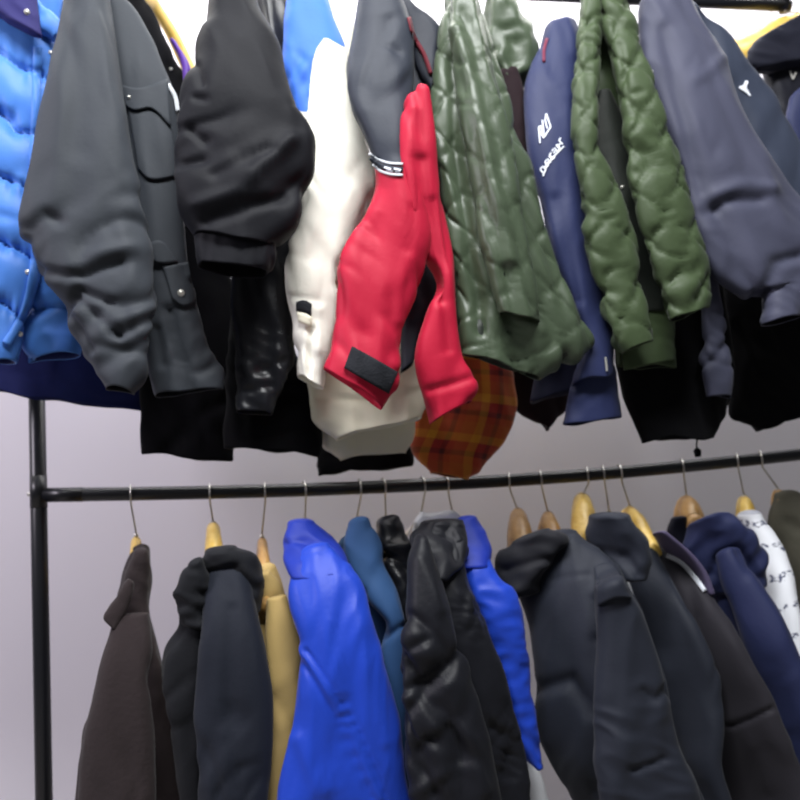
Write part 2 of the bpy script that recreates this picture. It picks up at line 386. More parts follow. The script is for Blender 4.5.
def marks(T, name, strokes, w, mat, on, off=.001, th=.0012, parent=None, label=None):
    """writing: all strokes of one word as one mesh"""
    on = on if isinstance(on, (list, tuple)) else [on]
    Vt, F = [], []
    for st in strokes:
        c = np.asarray(st, float); c2 = [c[0]]
        for a, b in zip(c[:-1], c[1:]):
            k = max(1, int(np.linalg.norm(b-a)/2)); c2 += [a+(b-a)*i/k for i in range(1, k+1)]
        c = np.array(c2); g = np.gradient(c, axis=0); g = np.stack([-g[:, 1], g[:, 0]], 1)
        g /= np.maximum(np.linalg.norm(g, axis=1), 1e-9)[:, None]
        q = np.stack([c-g*w/2, c+g*w/2], 1); P, nn = cast(on, q, -.25)
        A = (P+nn*(off+th)).reshape(-1, 3); B = (P+nn*(off-.003)).reshape(-1, 3); b0 = len(Vt); k = len(A)
        Vt += A.tolist()+B.tolist()
        for i in range(len(c)-1):
            f = (b0+2*i, b0+2*i+1, b0+2*i+3, b0+2*i+2); F.append(f); F.append(tuple(x+k for x in reversed(f)))
            F.append((b0+2*i, b0+2*i+2, b0+2*i+2+k, b0+2*i+k)); F.append((b0+2*i+1, b0+2*i+1+k, b0+2*i+3+k, b0+2*i+3))
        e = b0+2*(len(c)-1); F.append((b0, b0+k, b0+1+k, b0+1)); F.append((e, e+1, e+1+k, e+k))
    return put(name, np.array(Vt), F, [mat], T, parent, None, label, smooth=False)

def blot(T, name, poly, mat, on, off=.001, th=.0012, parent=None, label=None):
    on = on if isinstance(on, (list, tuple)) else [on]
    P, nn = cast(on, np.asarray(poly, float), -.25); n = len(poly)
    A = P+nn*(off+th); B = P+nn*(off-.003)
    tr = tessellate_polygon([[Vector((x, y, 0)) for x, y in poly]])
    F = [tuple(t) for t in tr]+[tuple(x+n for x in reversed(t)) for t in tr]+[(i, (i+1) % n, (i+1) % n+n, i+n) for i in range(n)]
    return put(name, np.concatenate([A, B]), F, [mat], T, parent, None, label, smooth=False)

def button(T, name, px, r, mat, on, parent=None, label=None):
    """a domed snap: rim and cap in one lathe, pressed on the cloth"""
    on = on if isinstance(on, (list, tuple)) else [on]
    P, nn = cast(on, np.array([px], float), -.25); P, nn = P[0], nn[0]
    z = Vector(nn); x = z.orthogonal().normalized(); y = z.cross(x); V = []; F = []; n = 16
    pr = [(1, -.004), (1, .0012), (.86, .002), (.74, .0014), (.66, .0016), (.4, .0028), (.02, .0033)]
    for k, h in pr:
        for j in range(n):
            a = 2*math.pi*j/n; V.append(P+np.array(x*math.cos(a)+y*math.sin(a))*r*k+nn*h)
    for i in range(len(pr)-1):
        for j in range(n): F.append((i*n+j, i*n+(j+1) % n, (i+1)*n+(j+1) % n, (i+1)*n+j))
    F.append(tuple(range(n-1, -1, -1))); F.append(tuple((len(pr)-1)*n+j for j in range(n)))
    return put(name, np.array(V), F, [mat], T, parent, None, label)

def tube(T, name, pts, r, mat, n=10, parent=None, label=None, sm=None, flat=None):
    """round bar along points (place coordinates); r may vary along it; flat = vertical/horizontal radius ratio"""
    pts = np.asarray(pts, float)
    if sm:
        d = np.concatenate([[0], np.cumsum(np.linalg.norm(np.diff(pts, axis=0), axis=1))])
        q = np.linspace(0, 1, len(pts)); pts = np.stack([np.interp(np.linspace(0, d[-1], sm), d, pts[:, k]) for k in range(3)], 1)
    m = len(pts); rr = np.interp(np.linspace(0, 1, m), np.linspace(0, 1, len(np.atleast_1d(r))), np.atleast_1d(r))
    t = np.gradient(pts, axis=0); t /= np.linalg.norm(t, axis=1)[:, None]
    x = np.array(Vector(t[0]).orthogonal().normalized()); V = []
    for i in range(m):
        if flat:
            x = np.cross(t[i], (0, 0, 1)); x /= np.linalg.norm(x)
        else:
            x = x-t[i]*(x @ t[i]); x /= np.linalg.norm(x)
        y = np.cross(t[i], x)
        for j in range(n):
            a = 2*math.pi*j/n; V.append(pts[i]+(x*math.cos(a)+y*math.sin(a)*(flat or 1))*rr[i])
    F = [(i*n+j, i*n+(j+1) % n, (i+1)*n+(j+1) % n, (i+1)*n+j) for i in range(m-1) for j in range(n)]
    F.append(tuple(range(n-1, -1, -1))); F.append(tuple((m-1)*n+j for j in range(n)))
    return put(name, np.array(V), F, [mat], T, parent, None, label)

def box(name, lo, hi, mat):
    x0, y0, z0 = lo; x1, y1, z1 = hi
    V = [(x0, y0, z0), (x1, y0, z0), (x1, y1, z0), (x0, y1, z0), (x0, y0, z1), (x1, y0, z1), (x1, y1, z1), (x0, y1, z1)]
    F = [(3, 2, 1, 0), (4, 5, 6, 7), (0, 1, 5, 4), (1, 2, 6, 5), (2, 3, 7, 6), (3, 0, 4, 7)]
    o = put(name, np.array(V, float), F, [mat], smooth=False); o['kind'] = 'structure'; return o
# ------------------------------------------------------------------ cloth, wood, metal
fabric('sky_blue_nylon', (70, 122, 202), rough=0.45, bump=0.06)
fabric('navy_knit', (21, 30, 84), .8, .2, .2)
fabric('collar_navy', (34, 32, 88), .7, .1)
fabric('charcoal_poly', (50, 54, 60), rough=0.6, spec=0.2, bump=0.08)
fabric('black_poly', (15, 16, 22), rough=0.6, spec=0.15, bump=0.08)
fabric('black_dull', (8, 8, 11), rough=0.85, spec=0.1)
fabric('black_shiny', (22, 23, 28), .3, .1, .10)
fabric('purple_satin', (74, 30, 132), .4, .2)
fabric('cream_shell', (238, 236, 224), .6, .1, .08, c2=(58, 108, 206))
fabric('cream_plain', (226, 222, 200), .65, .1, .08)
fabric('red_shell', (172, 12, 48), .55, .15, .08, c2=(36, 41, 52))
fabric('red_plain', (172, 12, 48), .55, .15, .08)
fabric('ink_shell', (34, 38, 48), .55, .15, .08)
fabric('dark_red', (90, 14, 30), .7, .1)
fabric('green_wet', (62, 74, 56), rough=0.38, bump=0.08, spec=0.4)
fabric('dark_green', (36, 42, 36), .5, .1)
fabric('maroon_black', (30, 14, 20), .8, .1)
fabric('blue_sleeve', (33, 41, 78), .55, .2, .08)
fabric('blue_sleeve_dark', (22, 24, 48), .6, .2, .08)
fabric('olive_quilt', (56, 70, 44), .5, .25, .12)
fabric('olive_gap_shade', (24, 29, 24), .6, .1)
fabric('slate_shell', (62, 64, 82), .6, .25, .08)
fabric('slate_dark', (46, 53, 70), .6, .25, .08)
fabric('navy_black', (14, 15, 26), .6, .2, .10)
fabric('brown_wool', (43, 35, 36), .85, .3, .25)
fabric('midnight', (19, 24, 36), .7, .25, .12)
fabric('midnight_dark', (11, 13, 19), .75, .2, .15)
fabric('khaki_cotton', (178, 152, 96), .75, .2, .10)
fabric('royal_nylon', (28, 64, 180), .42, .25, .08)
fabric('royal_dark', (20, 46, 152), .5, .2, .08)
fabric('steel_blue', (42, 76, 120), .7, .3, .08)
fabric('steel_dark', (34, 62, 92), .75, .2, .08)
fabric('black_nylon', (21, 22, 28), rough=0.45, spec=0.2)
fabric('graphite', (30, 34, 45), .62, .25, .08)
fabric('graphite_dark', (18, 19, 26), .7, .2, .08)
fabric('ash_brown', (37, 35, 42), .7, .25, .08)
fabric('plum_lining', (84, 76, 104), .5, .2, .06)
fabric('deep_navy', (30, 37, 72), .6, .25, .08)
fabric('deep_navy_dark', (14, 16, 32), .7, .2, .08)
fabric('white_cloth', (226, 228, 232), .7, .1, .08)
fabric('moss_grey', (72, 70, 60), .8, .2, .2)
fabric('velcro', (26, 28, 34), .8, .1, .3, 300)
fabric('white_print', (222, 226, 236), .6, 0, .02)
fabric('grey_tape', (186, 190, 196), .4, 0, .04)
fabric('red_trim', (100, 30, 56), .6, .1, .04)
plaidmat('plaid_flannel'); printmat('printed_white')
simple('rack_black', (18, 19, 24), .36, 0, .5)
simple('wire_steel', (190, 188, 182), .3, .9)
simple('snap_metal', (216, 214, 206), .35, .6)
simple('white_plastic', (232, 232, 228), .4)
woodmat('yellow_wood', (214, 176, 78), (232, 198, 106))
woodmat('tan_wood', (166, 126, 70), (188, 148, 88))

# fold recipes: (amp, across, along, angle)
SH = [(.0045, .060, .30, 4), (.0014, .022, .12, 8), (-.004, .05, .20, 14), (-.003, .04, .12, -30)]
SOFT = [(.005, .075, .36, 3), (-.004, .06, .28, 10), (-.0025, .05, .16, -24)]
CR = [(.0050, .055, .22, 5), (.0018, .020, .07, 20), (-.005, .03, .10, 40), (-.004, .03, .09, -30), (-.003, .02, .05, 60)]

# ------------------------------------------------------------------ the room
wallm = bpy.data.materials.new('painted_wall'); nt, N, L, B = nodes(wallm)
B.inputs['Roughness'].default_value = .55
tc = N.new('ShaderNodeTexCoord'); no = N.new('ShaderNodeTexNoise'); no.inputs['Scale'].default_value = 1.3; no.inputs['Detail'].default_value = 3
L.new(tc.outputs['Object'], no.inputs['Vector'])
rp = N.new('ShaderNodeValToRGB'); rp.color_ramp.elements[0].color = srgb((214, 210, 220))+(1,); rp.color_ramp.elements[1].color = srgb((224, 220, 228))+(1,)
L.new(no.outputs['Fac'], rp.inputs['Fac']); L.new(rp.outputs['Color'], B.inputs['Base Color'])
n2 = N.new('ShaderNodeTexNoise'); n2.inputs['Scale'].default_value = 40; L.new(tc.outputs['Object'], n2.inputs['Vector'])
bp = N.new('ShaderNodeBump'); bp.inputs['Strength'].default_value = .05; L.new(n2.outputs['Fac'], bp.inputs['Height']); L.new(bp.outputs['Normal'], B.inputs['Normal'])
MATS['wall'] = wallm
simple('floor_tile', (150, 146, 140), .4); simple('ceiling_white', (236, 236, 234), .8)
WY = .36
box('wall_back', (-3.2, WY, 0), (4.2, WY+.1, 2.9), 'wall')
box('floor', (-3.2, -3.2, -.05), (4.2, WY+.1, 0), 'floor_tile')

# ------------------------------------------------------------------ the rack
rack = Thing('clothes_rack', 'black metal clothes rack with one upright post and two long rails, jackets hung on both', 'clothes rack', W((40, 495), 0)*np.array((1, 1, 0)))
pa, pb = W((36.5, 380), 0), W((44, 800), 0); dz = (pa-pb)/(pa[2]-pb[2])
p0 = pb+dz*(0-pb[2]); p1 = pb+dz*(2.10-pb[2]); RAILR = .0122
post = tube(rack, 'post', [p0, p1], .0138, 'rack_black', 20)
jz = W((41, 476), 0)[2]; c = pb+dz*(jz-pb[2])
tube(rack, 'joint_sleeve', [c-dz*.055, c+dz*.001], .0143, 'rack_black', 20, parent=post)
lowpx = [(44, 495), (150, 493.5), (300, 490), (400, 486), (500, 481), (600, 474), (700, 465), (800, 454.5), (900, 443), (980, 433)]
lp = spline(lowpx, 120); lowW = W(lp, 0.0)
rail = tube(rack, 'rail', lowW, RAILR, 'rack_black', 16)
c = lowW[0]; tube(rack, 'rail_socket', [c, lowW[5]], .0128, 'rack_black', 16, parent=rail)
ur = W((720, 3), 0); ul = np.array((p1[0], 0, ur[2])); ue = W((789, 4), 0); ue[2] = ur[2]; ue[1] = 0
urail = tube(rack, 'rail', [ul, ur, ue], RAILR, 'rack_black', 16)
tube(rack, 'end_upright', [ue-np.array((.012, 0, .013)), ue+np.array((-.012, 0, .25))], .0125, 'rack_black', 14)
h = W((29.5, 494), 0); tube(rack, 'screw', [h+np.array((.006, 0, 0)), h-np.array((.003, 0, 0))], .004, 'snap_metal', 10, parent=post)

def rail_at(x, upper=False):
    if upper:
        k = (x-PX(ul)[0])/(PX(ue)[0]-PX(ul)[0]); return ul+(ue-ul)*k
    i = int(np.argmin(abs(lp[:, 0]-x))); return lowW[i].copy()

def hanger(x, neck, yaw, wood, label, group='wooden hangers on the lower rail', arm=.115, drop=.075, upper=False, fat=1.0, kind='wooden_hanger', cat='hanger', neck_d=0.0, wr=.0017):
    R = rail_at(x, upper); Nk = W(neck, neck_d)
    T = Thing(kind, label, cat, Nk, group)
    yaw = yaw-math.atan((neck[0]-262)/FPX)
    hn = np.array((math.sin(yaw), -math.cos(yaw), 0)); z = np.array((0, 0, 1.0)); rh = RAILR+wr+.004
    c = R-z*(rh-RAILR-wr-.0016)
    a0 = -50
    arc = [c+rh*(math.cos(math.radians(a))*hn+math.sin(math.radians(a))*z) for a in range(a0, 215, 8)]
    pts = [Nk-z*.006, Nk+z*.004]
    st = Nk+z*.004; en = arc[0]
    for k in (.25, .5, .75): pts.append(st*(1-k)+en*k+hn*.0)
    tube(T, 'hook', np.array(pts+arc), wr, 'wire_steel', 8)
    P = []
    for k in np.linspace(-1, 1, 41):
        P.append(Nk+hn*k*arm-z*(drop*abs(k)**1.1+.012)-z*.004*math.cos(k*9))
    rr = [.0085, .0100, .0095, .0080, .0075, .0080, .0095, .0100, .0085]
    tube(T, 'wooden_bar', P, [q*fat*1.25 for q in rr], wood, 16, flat=1.5)
    tube(T, 'ferrule', [Nk-z*.004, Nk+z*.003], .004*fat, 'snap_metal', 10)
    return T

def wire_hanger(x, neck, yaw, label):
    R = rail_at(x); Nk = W(neck, 0); T = Thing('wire_hanger', label, 'hanger', Nk)
    hn = np.array((math.sin(yaw), -math.cos(yaw), 0)); z = np.array((0, 0, 1.0)); rh = RAILR+.006; c = R-z*.0026
    arc = [c+rh*(math.cos(math.radians(a))*hn+math.sin(math.radians(a))*z) for a in range(-50, 215, 8)]
    tube(T, 'hook', np.array([Nk, Nk*.5+arc[0]*.5]+arc), .0017, 'wire_steel', 8)
    P = [Nk+hn*k*.18-z*(.07*abs(k)) for k in np.linspace(-1, 1, 21)]
    tube(T, 'shoulder_bar', P, .0045, 'white_plastic', 10)
    return T

def jk(name, label, at, d=-.2, cat='jacket', group=None):
    return Thing(name, label, cat, W(at, d), group)

UP = 'jackets hanging on the upper rail'; LO = 'jackets hanging on the lower rail'

# ================================================================== UPPER RAIL
# sky blue puffer
T = jk('puffer_jacket', 'sky blue puffer jacket with snap placket, half out of frame at the top left', (20, 10), group=UP)
b = loft(T, 'body', [(-95, -10), (-100, 120), (-105, 250), (-100, 372)], [(60, -8), (52, 90), (42, 190), (44, 268), (30, 300), (14, 358)], 'sky_blue_nylon', -.175, tf=.035, tb=.02,
         quilt=('baffle', .10, .017, -.6), F=[(-.003, .06, .1, 60)], lining='navy_knit', seed=1)
b2 = loft(T, 'front_panel', [(34, 30), (30, 120), (28, 200), (30, 268), (22, 330), (30, 362)], [(66, 6), (76, 100), (82, 190), (84, 270), (84, 330), (78, 352)], 'sky_blue_nylon', -.145, tf=.025, tb=.02,
          quilt=('baffle', .10, .012, -.35), F=[(.003, .03, .05, -30)], lining='navy_knit', seed=2)
loft(T, 'collar', [(-40, -30), (-30, -4), (2, 16)], [(36, -32), (36, 4), (42, 37)], 'collar_navy', -.225, tf=.012, tb=.012, open_=False, F=[(.003, .03, .06, 50)], bulge=.005)
loft(T, 'collar', [(36, 4), (38, 28), (52, 40)], [(40, 6), (62, 24), (66, 32)], 'sky_blue_nylon', -.205, tf=.012, tb=.012, open_=False, F=[(.003, .02, .03, 50)], bulge=.004)
button(T, 'snap', (27, 12), .0045, 'snap_metal', list(T.o.children))
ribbon(T, 'placket', [(38, 46), (36, 100), (34, 158), (37, 215), (34, 268), (22, 318), (6, 344)], 9, 'sky_blue_nylon', [b, b2], .002, .003)
for q in ((37, 52), (51, 53), (35, 103), (33, 158), (28, 272), (8, 338), (20, 334)): button(T, 'snap', q, .0042, 'snap_metal', [b, b2])

T = jk('knit_jacket', 'dark navy jacket hem showing below the sky blue puffer, in front of the post', (60, 330), group=UP)
loft(T, 'body', [(-90, 150), (-95, 260), (-98, 378)], [(128, 150), (138, 280), (143, 409)], 'navy_knit', -.09, tf=.018, tb=.012,
     F=SOFT, K=[([(0, 372), (45, 376), (100, 402), (140, 402)], 5, -.003)], seed=3)

# charcoal jacket
T = jk('field_jacket', 'charcoal grey jacket with flap pocket and tab, right of the sky blue puffer', (100, 10), group=UP)
body = loft(T, 'body', [(96, -6), (108, 60), (118, 130), (130, 220), (138, 300), (150, 360), (157, 395)],
            [(112, -8), (135, 11), (147, 32), (158, 58), (172, 90), (178, 129), (182, 175), (184, 229), (188, 265), (196, 300), (208, 349), (221, 372), (220, 386)], 'charcoal_poly', -.215, tf=.026, tb=.03,
            F=[(.004, .05, .2, 8), (.003, .022, .07, -20, 280, 420)], K=[([(170, 309), (178, 345), (187, 390)], 4, -.012), ([(157, 330), (163, 365)], 5, -.006), ([(200, 372), (212, 366)], 5, -.006)], lining='black_dull', seed=4)
slv = loft(T, 'sleeve', [(68, -12), (62, 30), (52, 68), (42, 105), (36, 150), (27, 192), (24, 228), (32, 255), (45, 277), (66, 300), (72, 325), (84, 350), (100, 370), (109, 387)],
           [(106, -14), (114, 43), (119, 78), (125, 121), (135, 172), (144, 226), (150, 262), (153, 301), (153, 330), (149, 352), (147, 368), (132, 390)], 'charcoal_poly', [(0, -.25), (.3, -.285), (1, -.285)], tf=.045, tb=.03,
           F=[(.004, .05, .2, 6), (.005, .045, .14, -48, 195, 390), (-.008, .07, .16, -50, 200, 400), (-.005, .06, .14, -15, 230, 400), (-.0025, .05, .2, 10)],
           K=[([(30, 268), (72, 276), (84, 276), (120, 262)], 5, -.007), ([(66, 312), (80, 290), (110, 303)], 5, -.010), ([(80, 300), (100, 318), (118, 335)], 5, -.008), ([(74, 318), (92, 350)], 4, -.006),
              ([(30, 228), (46, 214), (60, 222)], 6, -.007), ([(96, 256), (130, 250)], 8, .006), ([(120, 335), (150, 318)], 6, -.01), ([(95, 345), (140, 352)], 6, -.005)], lining='black_dull', seed=5)
patch(T, 'pocket_flap', [(119, 84), (138, 88), (158, 82), (168, 78)], [(126, 106), (133, 110), (150, 108), (171, 127)], 'charcoal_poly', body, .004, .004)
patch(T, 'pocket', [(128, 108), (150, 108), (172, 126)], [(138, 168), (147, 178), (178, 176)], 'charcoal_poly', body, .001, .003)
button(T, 'snap', (129, 97), .0028, 'snap_metal', list(T.o.children))
tb_ = patch(T, 'tab', [(149, 243), (158, 240), (165, 243)], [(153, 262), (163, 264), (178, 262)], 'charcoal_poly', body, .004, .004)
patch(T, 'hem_flap', [(163, 267), (176, 264), (188, 262)], [(172, 298), (183, 306), (196, 302)], 'charcoal_poly', body, .003, .003)
button(T, 'snap', (181, 293), .0055, 'snap_metal', list(T.o.children))
ribbon(T, 'zipper', [(168, 84), (175, 96), (178, 112)], 4, 'grey_tape', body, .002, .002)

# black jacket with purple lining, between the charcoal and the bomber
T = jk('lined_jacket', 'black jacket with a purple lining at the collar, squeezed between charcoal jacket and black bomber', (172, 60), group=UP)
body = loft(T, 'body', [(112, -6), (128, 30), (140, 70), (150, 150), (146, 300), (142, 400), (145, 452)], [(143, -4), (157, 20), (164, 36), (176, 56), (188, 80), (206, 200), (240, 330), (234, 458)], 'black_dull', -.125, tf=.02, tb=.05,
            F=SOFT+[(.003, .03, .1, 20, 300, 470)], K=[([(165, 452), (200, 415), (228, 400)], 6, -.006)], seed=6)
loft(T, 'lining', [(170, 40), (180, 60), (184, 90)], [(178, 46), (191, 70), (186, 96)], 'purple_satin', -.165, tf=.012, tb=.012, open_=False, bulge=.004)
button(T, 'snap', (171, 69), .003, 'snap_metal', body)

# black bomber
T = jk('bomber_jacket', 'black bomber jacket with a wrinkled puffy sleeve ending in a wide ribbed cuff', (235, 10), group=UP)
loft(T, 'body', [(212, -6), (205, 60), (202, 150), (206, 220), (212, 258)], [(250, -6), (268, 60), (280, 140), (278, 220), (264, 258)], 'black_poly', -.205, tf=.018, tb=.015, F=SOFT, seed=7)
slv = loft(T, 'sleeve', [(216, -14), (210, 9), (207, 29), (198, 43), (196, 66), (184, 90), (180, 125), (181, 172), (186, 210), (195, 236)],
           [(250, -16), (262, 17), (276, 43), (285, 78), (296, 110), (308, 130), (314, 155), (313, 178), (305, 200), (296, 226), (274, 248)], 'black_poly', [(0, -.255), (.4, -.285), (1, -.285)], tf=.052, tb=.024,
           F=[(.004, .06, .2, 5), (.009, .075, .22, -62, 140, 300), (-.010, .08, .2, -58, 120, 300), (-.006, .06, .12, -78, 110, 300)],
           K=[([(197, 66), (202, 84)], 4, -.006), ([(196, 98), (204, 99)], 4, -.006), ([(200, 205), (240, 190), (290, 140)], 7, .008), ([(205, 222), (250, 205), (285, 196)], 6, -.008), ([(190, 130), (204, 140)], 5, -.008), ([(186, 165), (202, 160)], 5, -.008), ([(215, 175), (270, 150)], 6, -.006)], seed=8)
loft(T, 'cuff', [(195, 228), (196, 248), (199, 266)], [(274, 240), (276, 258), (268, 276)], 'black_poly', -.285, tf=.036, tb=.026, F=[(.0022, .010, .3, 0)], lining='black_dull', hem=.1, bulge=.004, seed=9)

# leather-look jacket
T = jk('leather_jacket', 'black shiny leather-look jacket behind the bomber, its thin sleeve hanging below the bomber cuff', (272, 20), group=UP)
loft(T, 'body', [(250, -10), (255, 60), (250, 150), (236, 280), (228, 380), (226, 444)], [(286, -8), (292, 40), (290, 120), (286, 230), (290, 309), (298, 369), (312, 388), (321, 440), (316, 455)], 'black_dull', -.135, tf=.026, tb=.018,
     F=SOFT+[(.004, .03, .1, 20, 330, 470)], K=[([(250, 440), (300, 430), (320, 425)], 5, -.006), ([(256, 400), (300, 395)], 7, -.006)], seed=10)
loft(T, 'sleeve', [(252, -10), (262, 60), (250, 140), (236, 240), (232, 300), (236, 350), (238, 408)], [(290, -10), (293, 50), (292, 160), (290, 260), (293, 320), (290, 365), (270, 412)], 'black_shiny', [(0, -.155), (.4, -.19), (1, -.215)], tf=.028, tb=.018,
     F=[(.004, .03, .14, 10), (.0035, .02, .05, 50, 340, 430)], K=[([(268, 0), (274, 40)], 4, .006), ([(258, 372), (285, 360)], 4, -.006), ([(245, 390), (272, 385)], 4, -.006)], lining='black_dull', seed=11)

# white jacket
BL = [(250, -60), (350, -60), (348, 47), (343, 47), (325, 37), (317, 48), (313, 60), (311, 76), (308, 112), (302, 112), (296, 109), (270, 109)]
T = jk('ski_jacket', 'cream white jacket with sky blue shoulder and black cuff tab', (315, 10), group=UP)
body = loft(T, 'body', [(300, -8), (300, 100), (302, 230), (306, 330), (312, 400), (318, 425), (335, 440)], [(350, -8), (356, 90), (372, 190), (400, 300), (420, 370), (426, 400), (420, 414)], 'cream_plain', -.175, tf=.024, tb=.05,
            F=[(.004, .05, .22, -6), (.0025, .03, .06, 70, 360, 470)], K=[([(318, 398), (370, 402), (424, 388)], 3, -.0025)], lining='cream_plain', hem=.09, seed=12)
loft(T, 'hem_facing', [(312, 390), (316, 418), (324, 447), (340, 455)], [(424, 385), (414, 415), (411, 440), (404, 449)], 'cream_plain', -.13, tf=.02, tb=.03, F=SOFT, lining='cream_plain', bulge=.003, seed=112)
slv = loft(T, 'sleeve', [(290, -10), (286, 34), (285, 70), (294, 108), (298, 160), (300, 220), (286, 258), (287, 290), (295, 320), (296, 350), (299, 374)],
           [(324, -10), (334, 17), (343, 45), (351, 96), (361, 125), (369, 152), (376, 188), (362, 212), (353, 232), (340, 272), (333, 322), (325, 362), (321, 384)], 'cream_shell', [(0, -.215), (.4, -.236), (1, -.236)], tf=.035, tb=.022,
           F=[(.004, .04, .2, 2), (.0016, .018, .08, 10), (-.005, .04, .14, -30), (-.004, .04, .12, 30)], K=[([(326, 120), (330, 220), (322, 300)], 6, -.004), ([(312, 330), (308, 372)], 4, -.010), ([(318, 310), (316, 350)], 4, .004), ([(290, 296), (316, 300)], 3, -.002)], mask=[BL], lining='cream_plain', seed=13)
patch(T, 'cuff_tab', [(296, 302), (304, 300), (312, 304)], [(296, 311), (304, 312), (311, 316)], 'velcro', slv, .002, .003)
patch(T, 'cuff_tab', [(297, 312), (304, 313), (312, 317)], [(298, 322), (304, 324), (311, 328)], 'cream_plain', slv, .002, .003)

T = jk('dark_jacket', 'black jacket hem showing under the cream white jacket, just above the lower rail', (365, 470), d=.02, group=UP)
loft(T, 'body', [(318, 250), (316, 380), (316, 440), (318, 473)], [(404, 250), (410, 380), (412, 440), (411, 464)], 'black_dull', .02, tf=.03, tb=.05, F=SOFT+[(.003, .03, .06, 70)], seed=14)

# red and black jacket
BK = [(330, -60), (460, -60), (460, 60), (424, 92), (404, 110), (401, 166), (388, 166), (377, 161), (368, 152), (340, 140)]
T = jk('rain_jacket', 'red jacket with black shoulder, reflective band and black cuff strap', (385, 20), group=UP)
loft(T, 'body', [(360, 4), (372, 100), (395, 200), (408, 280), (402, 330), (402, 368)], [(440, 30), (438, 90), (444, 200), (447, 262), (430, 320), (414, 360)], 'ink_shell', -.195, tf=.02, tb=.022, F=SOFT, lining='black_dull', seed=15)
slv = loft(T, 'sleeve', [(362, -6), (356, 30), (347, 80), (351, 102), (361, 126), (370, 152), (376, 190), (366, 212), (353, 232), (340, 264), (337, 309), (329, 350), (325, 366)],
           [(398, -2), (410, 30), (414, 70), (412, 110), (414, 160), (423, 200), (432, 238), (417, 284), (402, 328), (400, 356), (394, 384), (381, 404)], 'red_shell', [(0, -.24), (.35, -.278), (1, -.285)], tf=.034, tb=.022,
           F=[(.005, .05, .25, -8), (-.005, .05, .2, -12), (-.004, .03, .12, 20, 180, 420)], K=[([(398, 168), (408, 240), (400, 320)], 7, .004), ([(384, 190), (378, 260), (362, 330)], 8, -.003), ([(412, 210), (408, 250)], 5, -.004), ([(390, 20), (384, 45), (398, 52)], 4, -.003)], mask=[BK], lining='red_plain', seed=16)
patch(T, 'cuff_strap', [(352, 346), (374, 358), (398, 372)], [(344, 368), (366, 381), (389, 394)], 'velcro', slv, .003, .003)
ribbon(T, 'reflective_band', [(369, 153), (375, 158), (385, 162), (403, 164)], 2.6, 'grey_tape', slv, .002, .001)
bd = ribbon(T, 'reflective_band', [(371, 157), (377, 164), (388, 168), (403, 170)], 6, 'ink_shell', slv, .002, .0008)
ribbon(T, 'reflective_band', [(373, 164), (379, 170), (390, 174), (403, 175)], 2.6, 'grey_tape', slv, .002, .001)
marks(T, 'band_print', [[(384, 167), (391, 169)], [(386, 170), (393, 171.5)], [(394, 168.5), (401, 170)], [(395, 171.5), (400, 172)]], 2, 'white_print', [bd, slv], .001)
pn2 = loft(T, 'front_panel', [(415, 90), (404, 106), (400, 138), (402, 180), (407, 222), (424, 256), (438, 284), (428, 316), (417, 358), (424, 400), (430, 422)],
           [(427, 92), (433, 120), (437, 161), (443, 215), (452, 272), (456, 335), (460, 358), (475, 392), (470, 398)], 'red_plain', [(0, -.30), (.5, -.265), (1, -.255)], tf=[(0, .008), (.3, .028), (1, .03)], tb=.02,
           F=[(.005, .04, .25, 6), (-.005, .03, .2, 8)], K=[([(421, 160), (422, 190), (427, 235), (441, 300)], 5, -.008), ([(412, 110), (408, 160), (416, 210)], 5, .006), ([(434, 200), (444, 300), (448, 350)], 4, -.005), ([(430, 390), (470, 378)], 4, -.004)], lining='dark_red', seed=17)
loft(T, 'collar', [(398, 2), (408, 40), (420, 78), (430, 92)], [(412, 6), (440, 30), (438, 60), (434, 84)], 'ink_shell', -.225, tf=.016, tb=.02, open_=False, F=[(.002, .03, .1, 10)], bulge=.006)
ribbon(T, 'piping', [(409, 17), (414, 36), (424, 54), (431, 74)], 4, 'dark_red', list(T.o.children), .002, .002)

T = jk('flannel_shirt', 'orange and yellow plaid flannel shirt showing below the red jacket', (460, 430), group=UP, cat='shirt')
loft(T, 'body', [(430, 300), (424, 390), (416, 430), (414, 447), (431, 468)], [(500, 300), (512, 380), (516, 405), (506, 436), (467, 474)], 'plaid_flannel', -.125, tf=.028, tb=.04, F=SOFT+[(.003, .03, .1, 20)], K=[([(476, 410), (474, 470)], 5, .006), ([(440, 420), (446, 465)], 5, -.004)], lining='dark_red', hem=.06, seed=18)

# shiny green jacket
T = jk('quilted_jacket', 'shiny dark green quilted jacket with a round hood', (470, 10), group=UP)
body = loft(T, 'body', [(449, -8), (443, 23), (436, 72), (432, 100), (434, 144), (441, 180), (444, 207), (450, 241), (456, 283), (460, 335), (460, 352)],
            [(470, -8), (478, 11), (487, 38), (498, 74), (506, 98), (516, 144), (527, 162), (536, 201), (543, 228), (555, 266), (576, 312), (592, 342), (541, 378)], 'green_wet', [(0, -.235), (.5, -.262), (1, -.26)], tf=.03, tb=.022,
            quilt=('stitch', .085, .0032), F=[(.006, .04, .3, 10), (-.008, .07, .3, 14)], K=[([(452, 60), (456, 150), (470, 250), (482, 330)], 6, -.01), ([(510, 200), (526, 260), (540, 330)], 6, .006)], lining='dark_green', hem=.08, seed=19)
loft(T, 'sleeve', [(452, -12), (452, 40), (460, 110), (474, 180), (484, 250), (494, 290), (500, 314)], [(472, -10), (484, 35), (498, 90), (510, 150), (521, 220), (530, 270), (537, 322)], 'green_wet', [(0, -.285), (.5, -.315), (1, -.315)], tf=.03, tb=.018,
     quilt=('stitch', .085, .0024), F=[(.0055, .03, .4, 9), (-.006, .06, .4, 10)], K=[([(458, 30), (470, 80), (484, 140), (498, 210), (508, 260)], 5, .013), ([(462, 10), (476, 45)], 4, -.005)], lining='black_dull', hem=.08, seed=20)
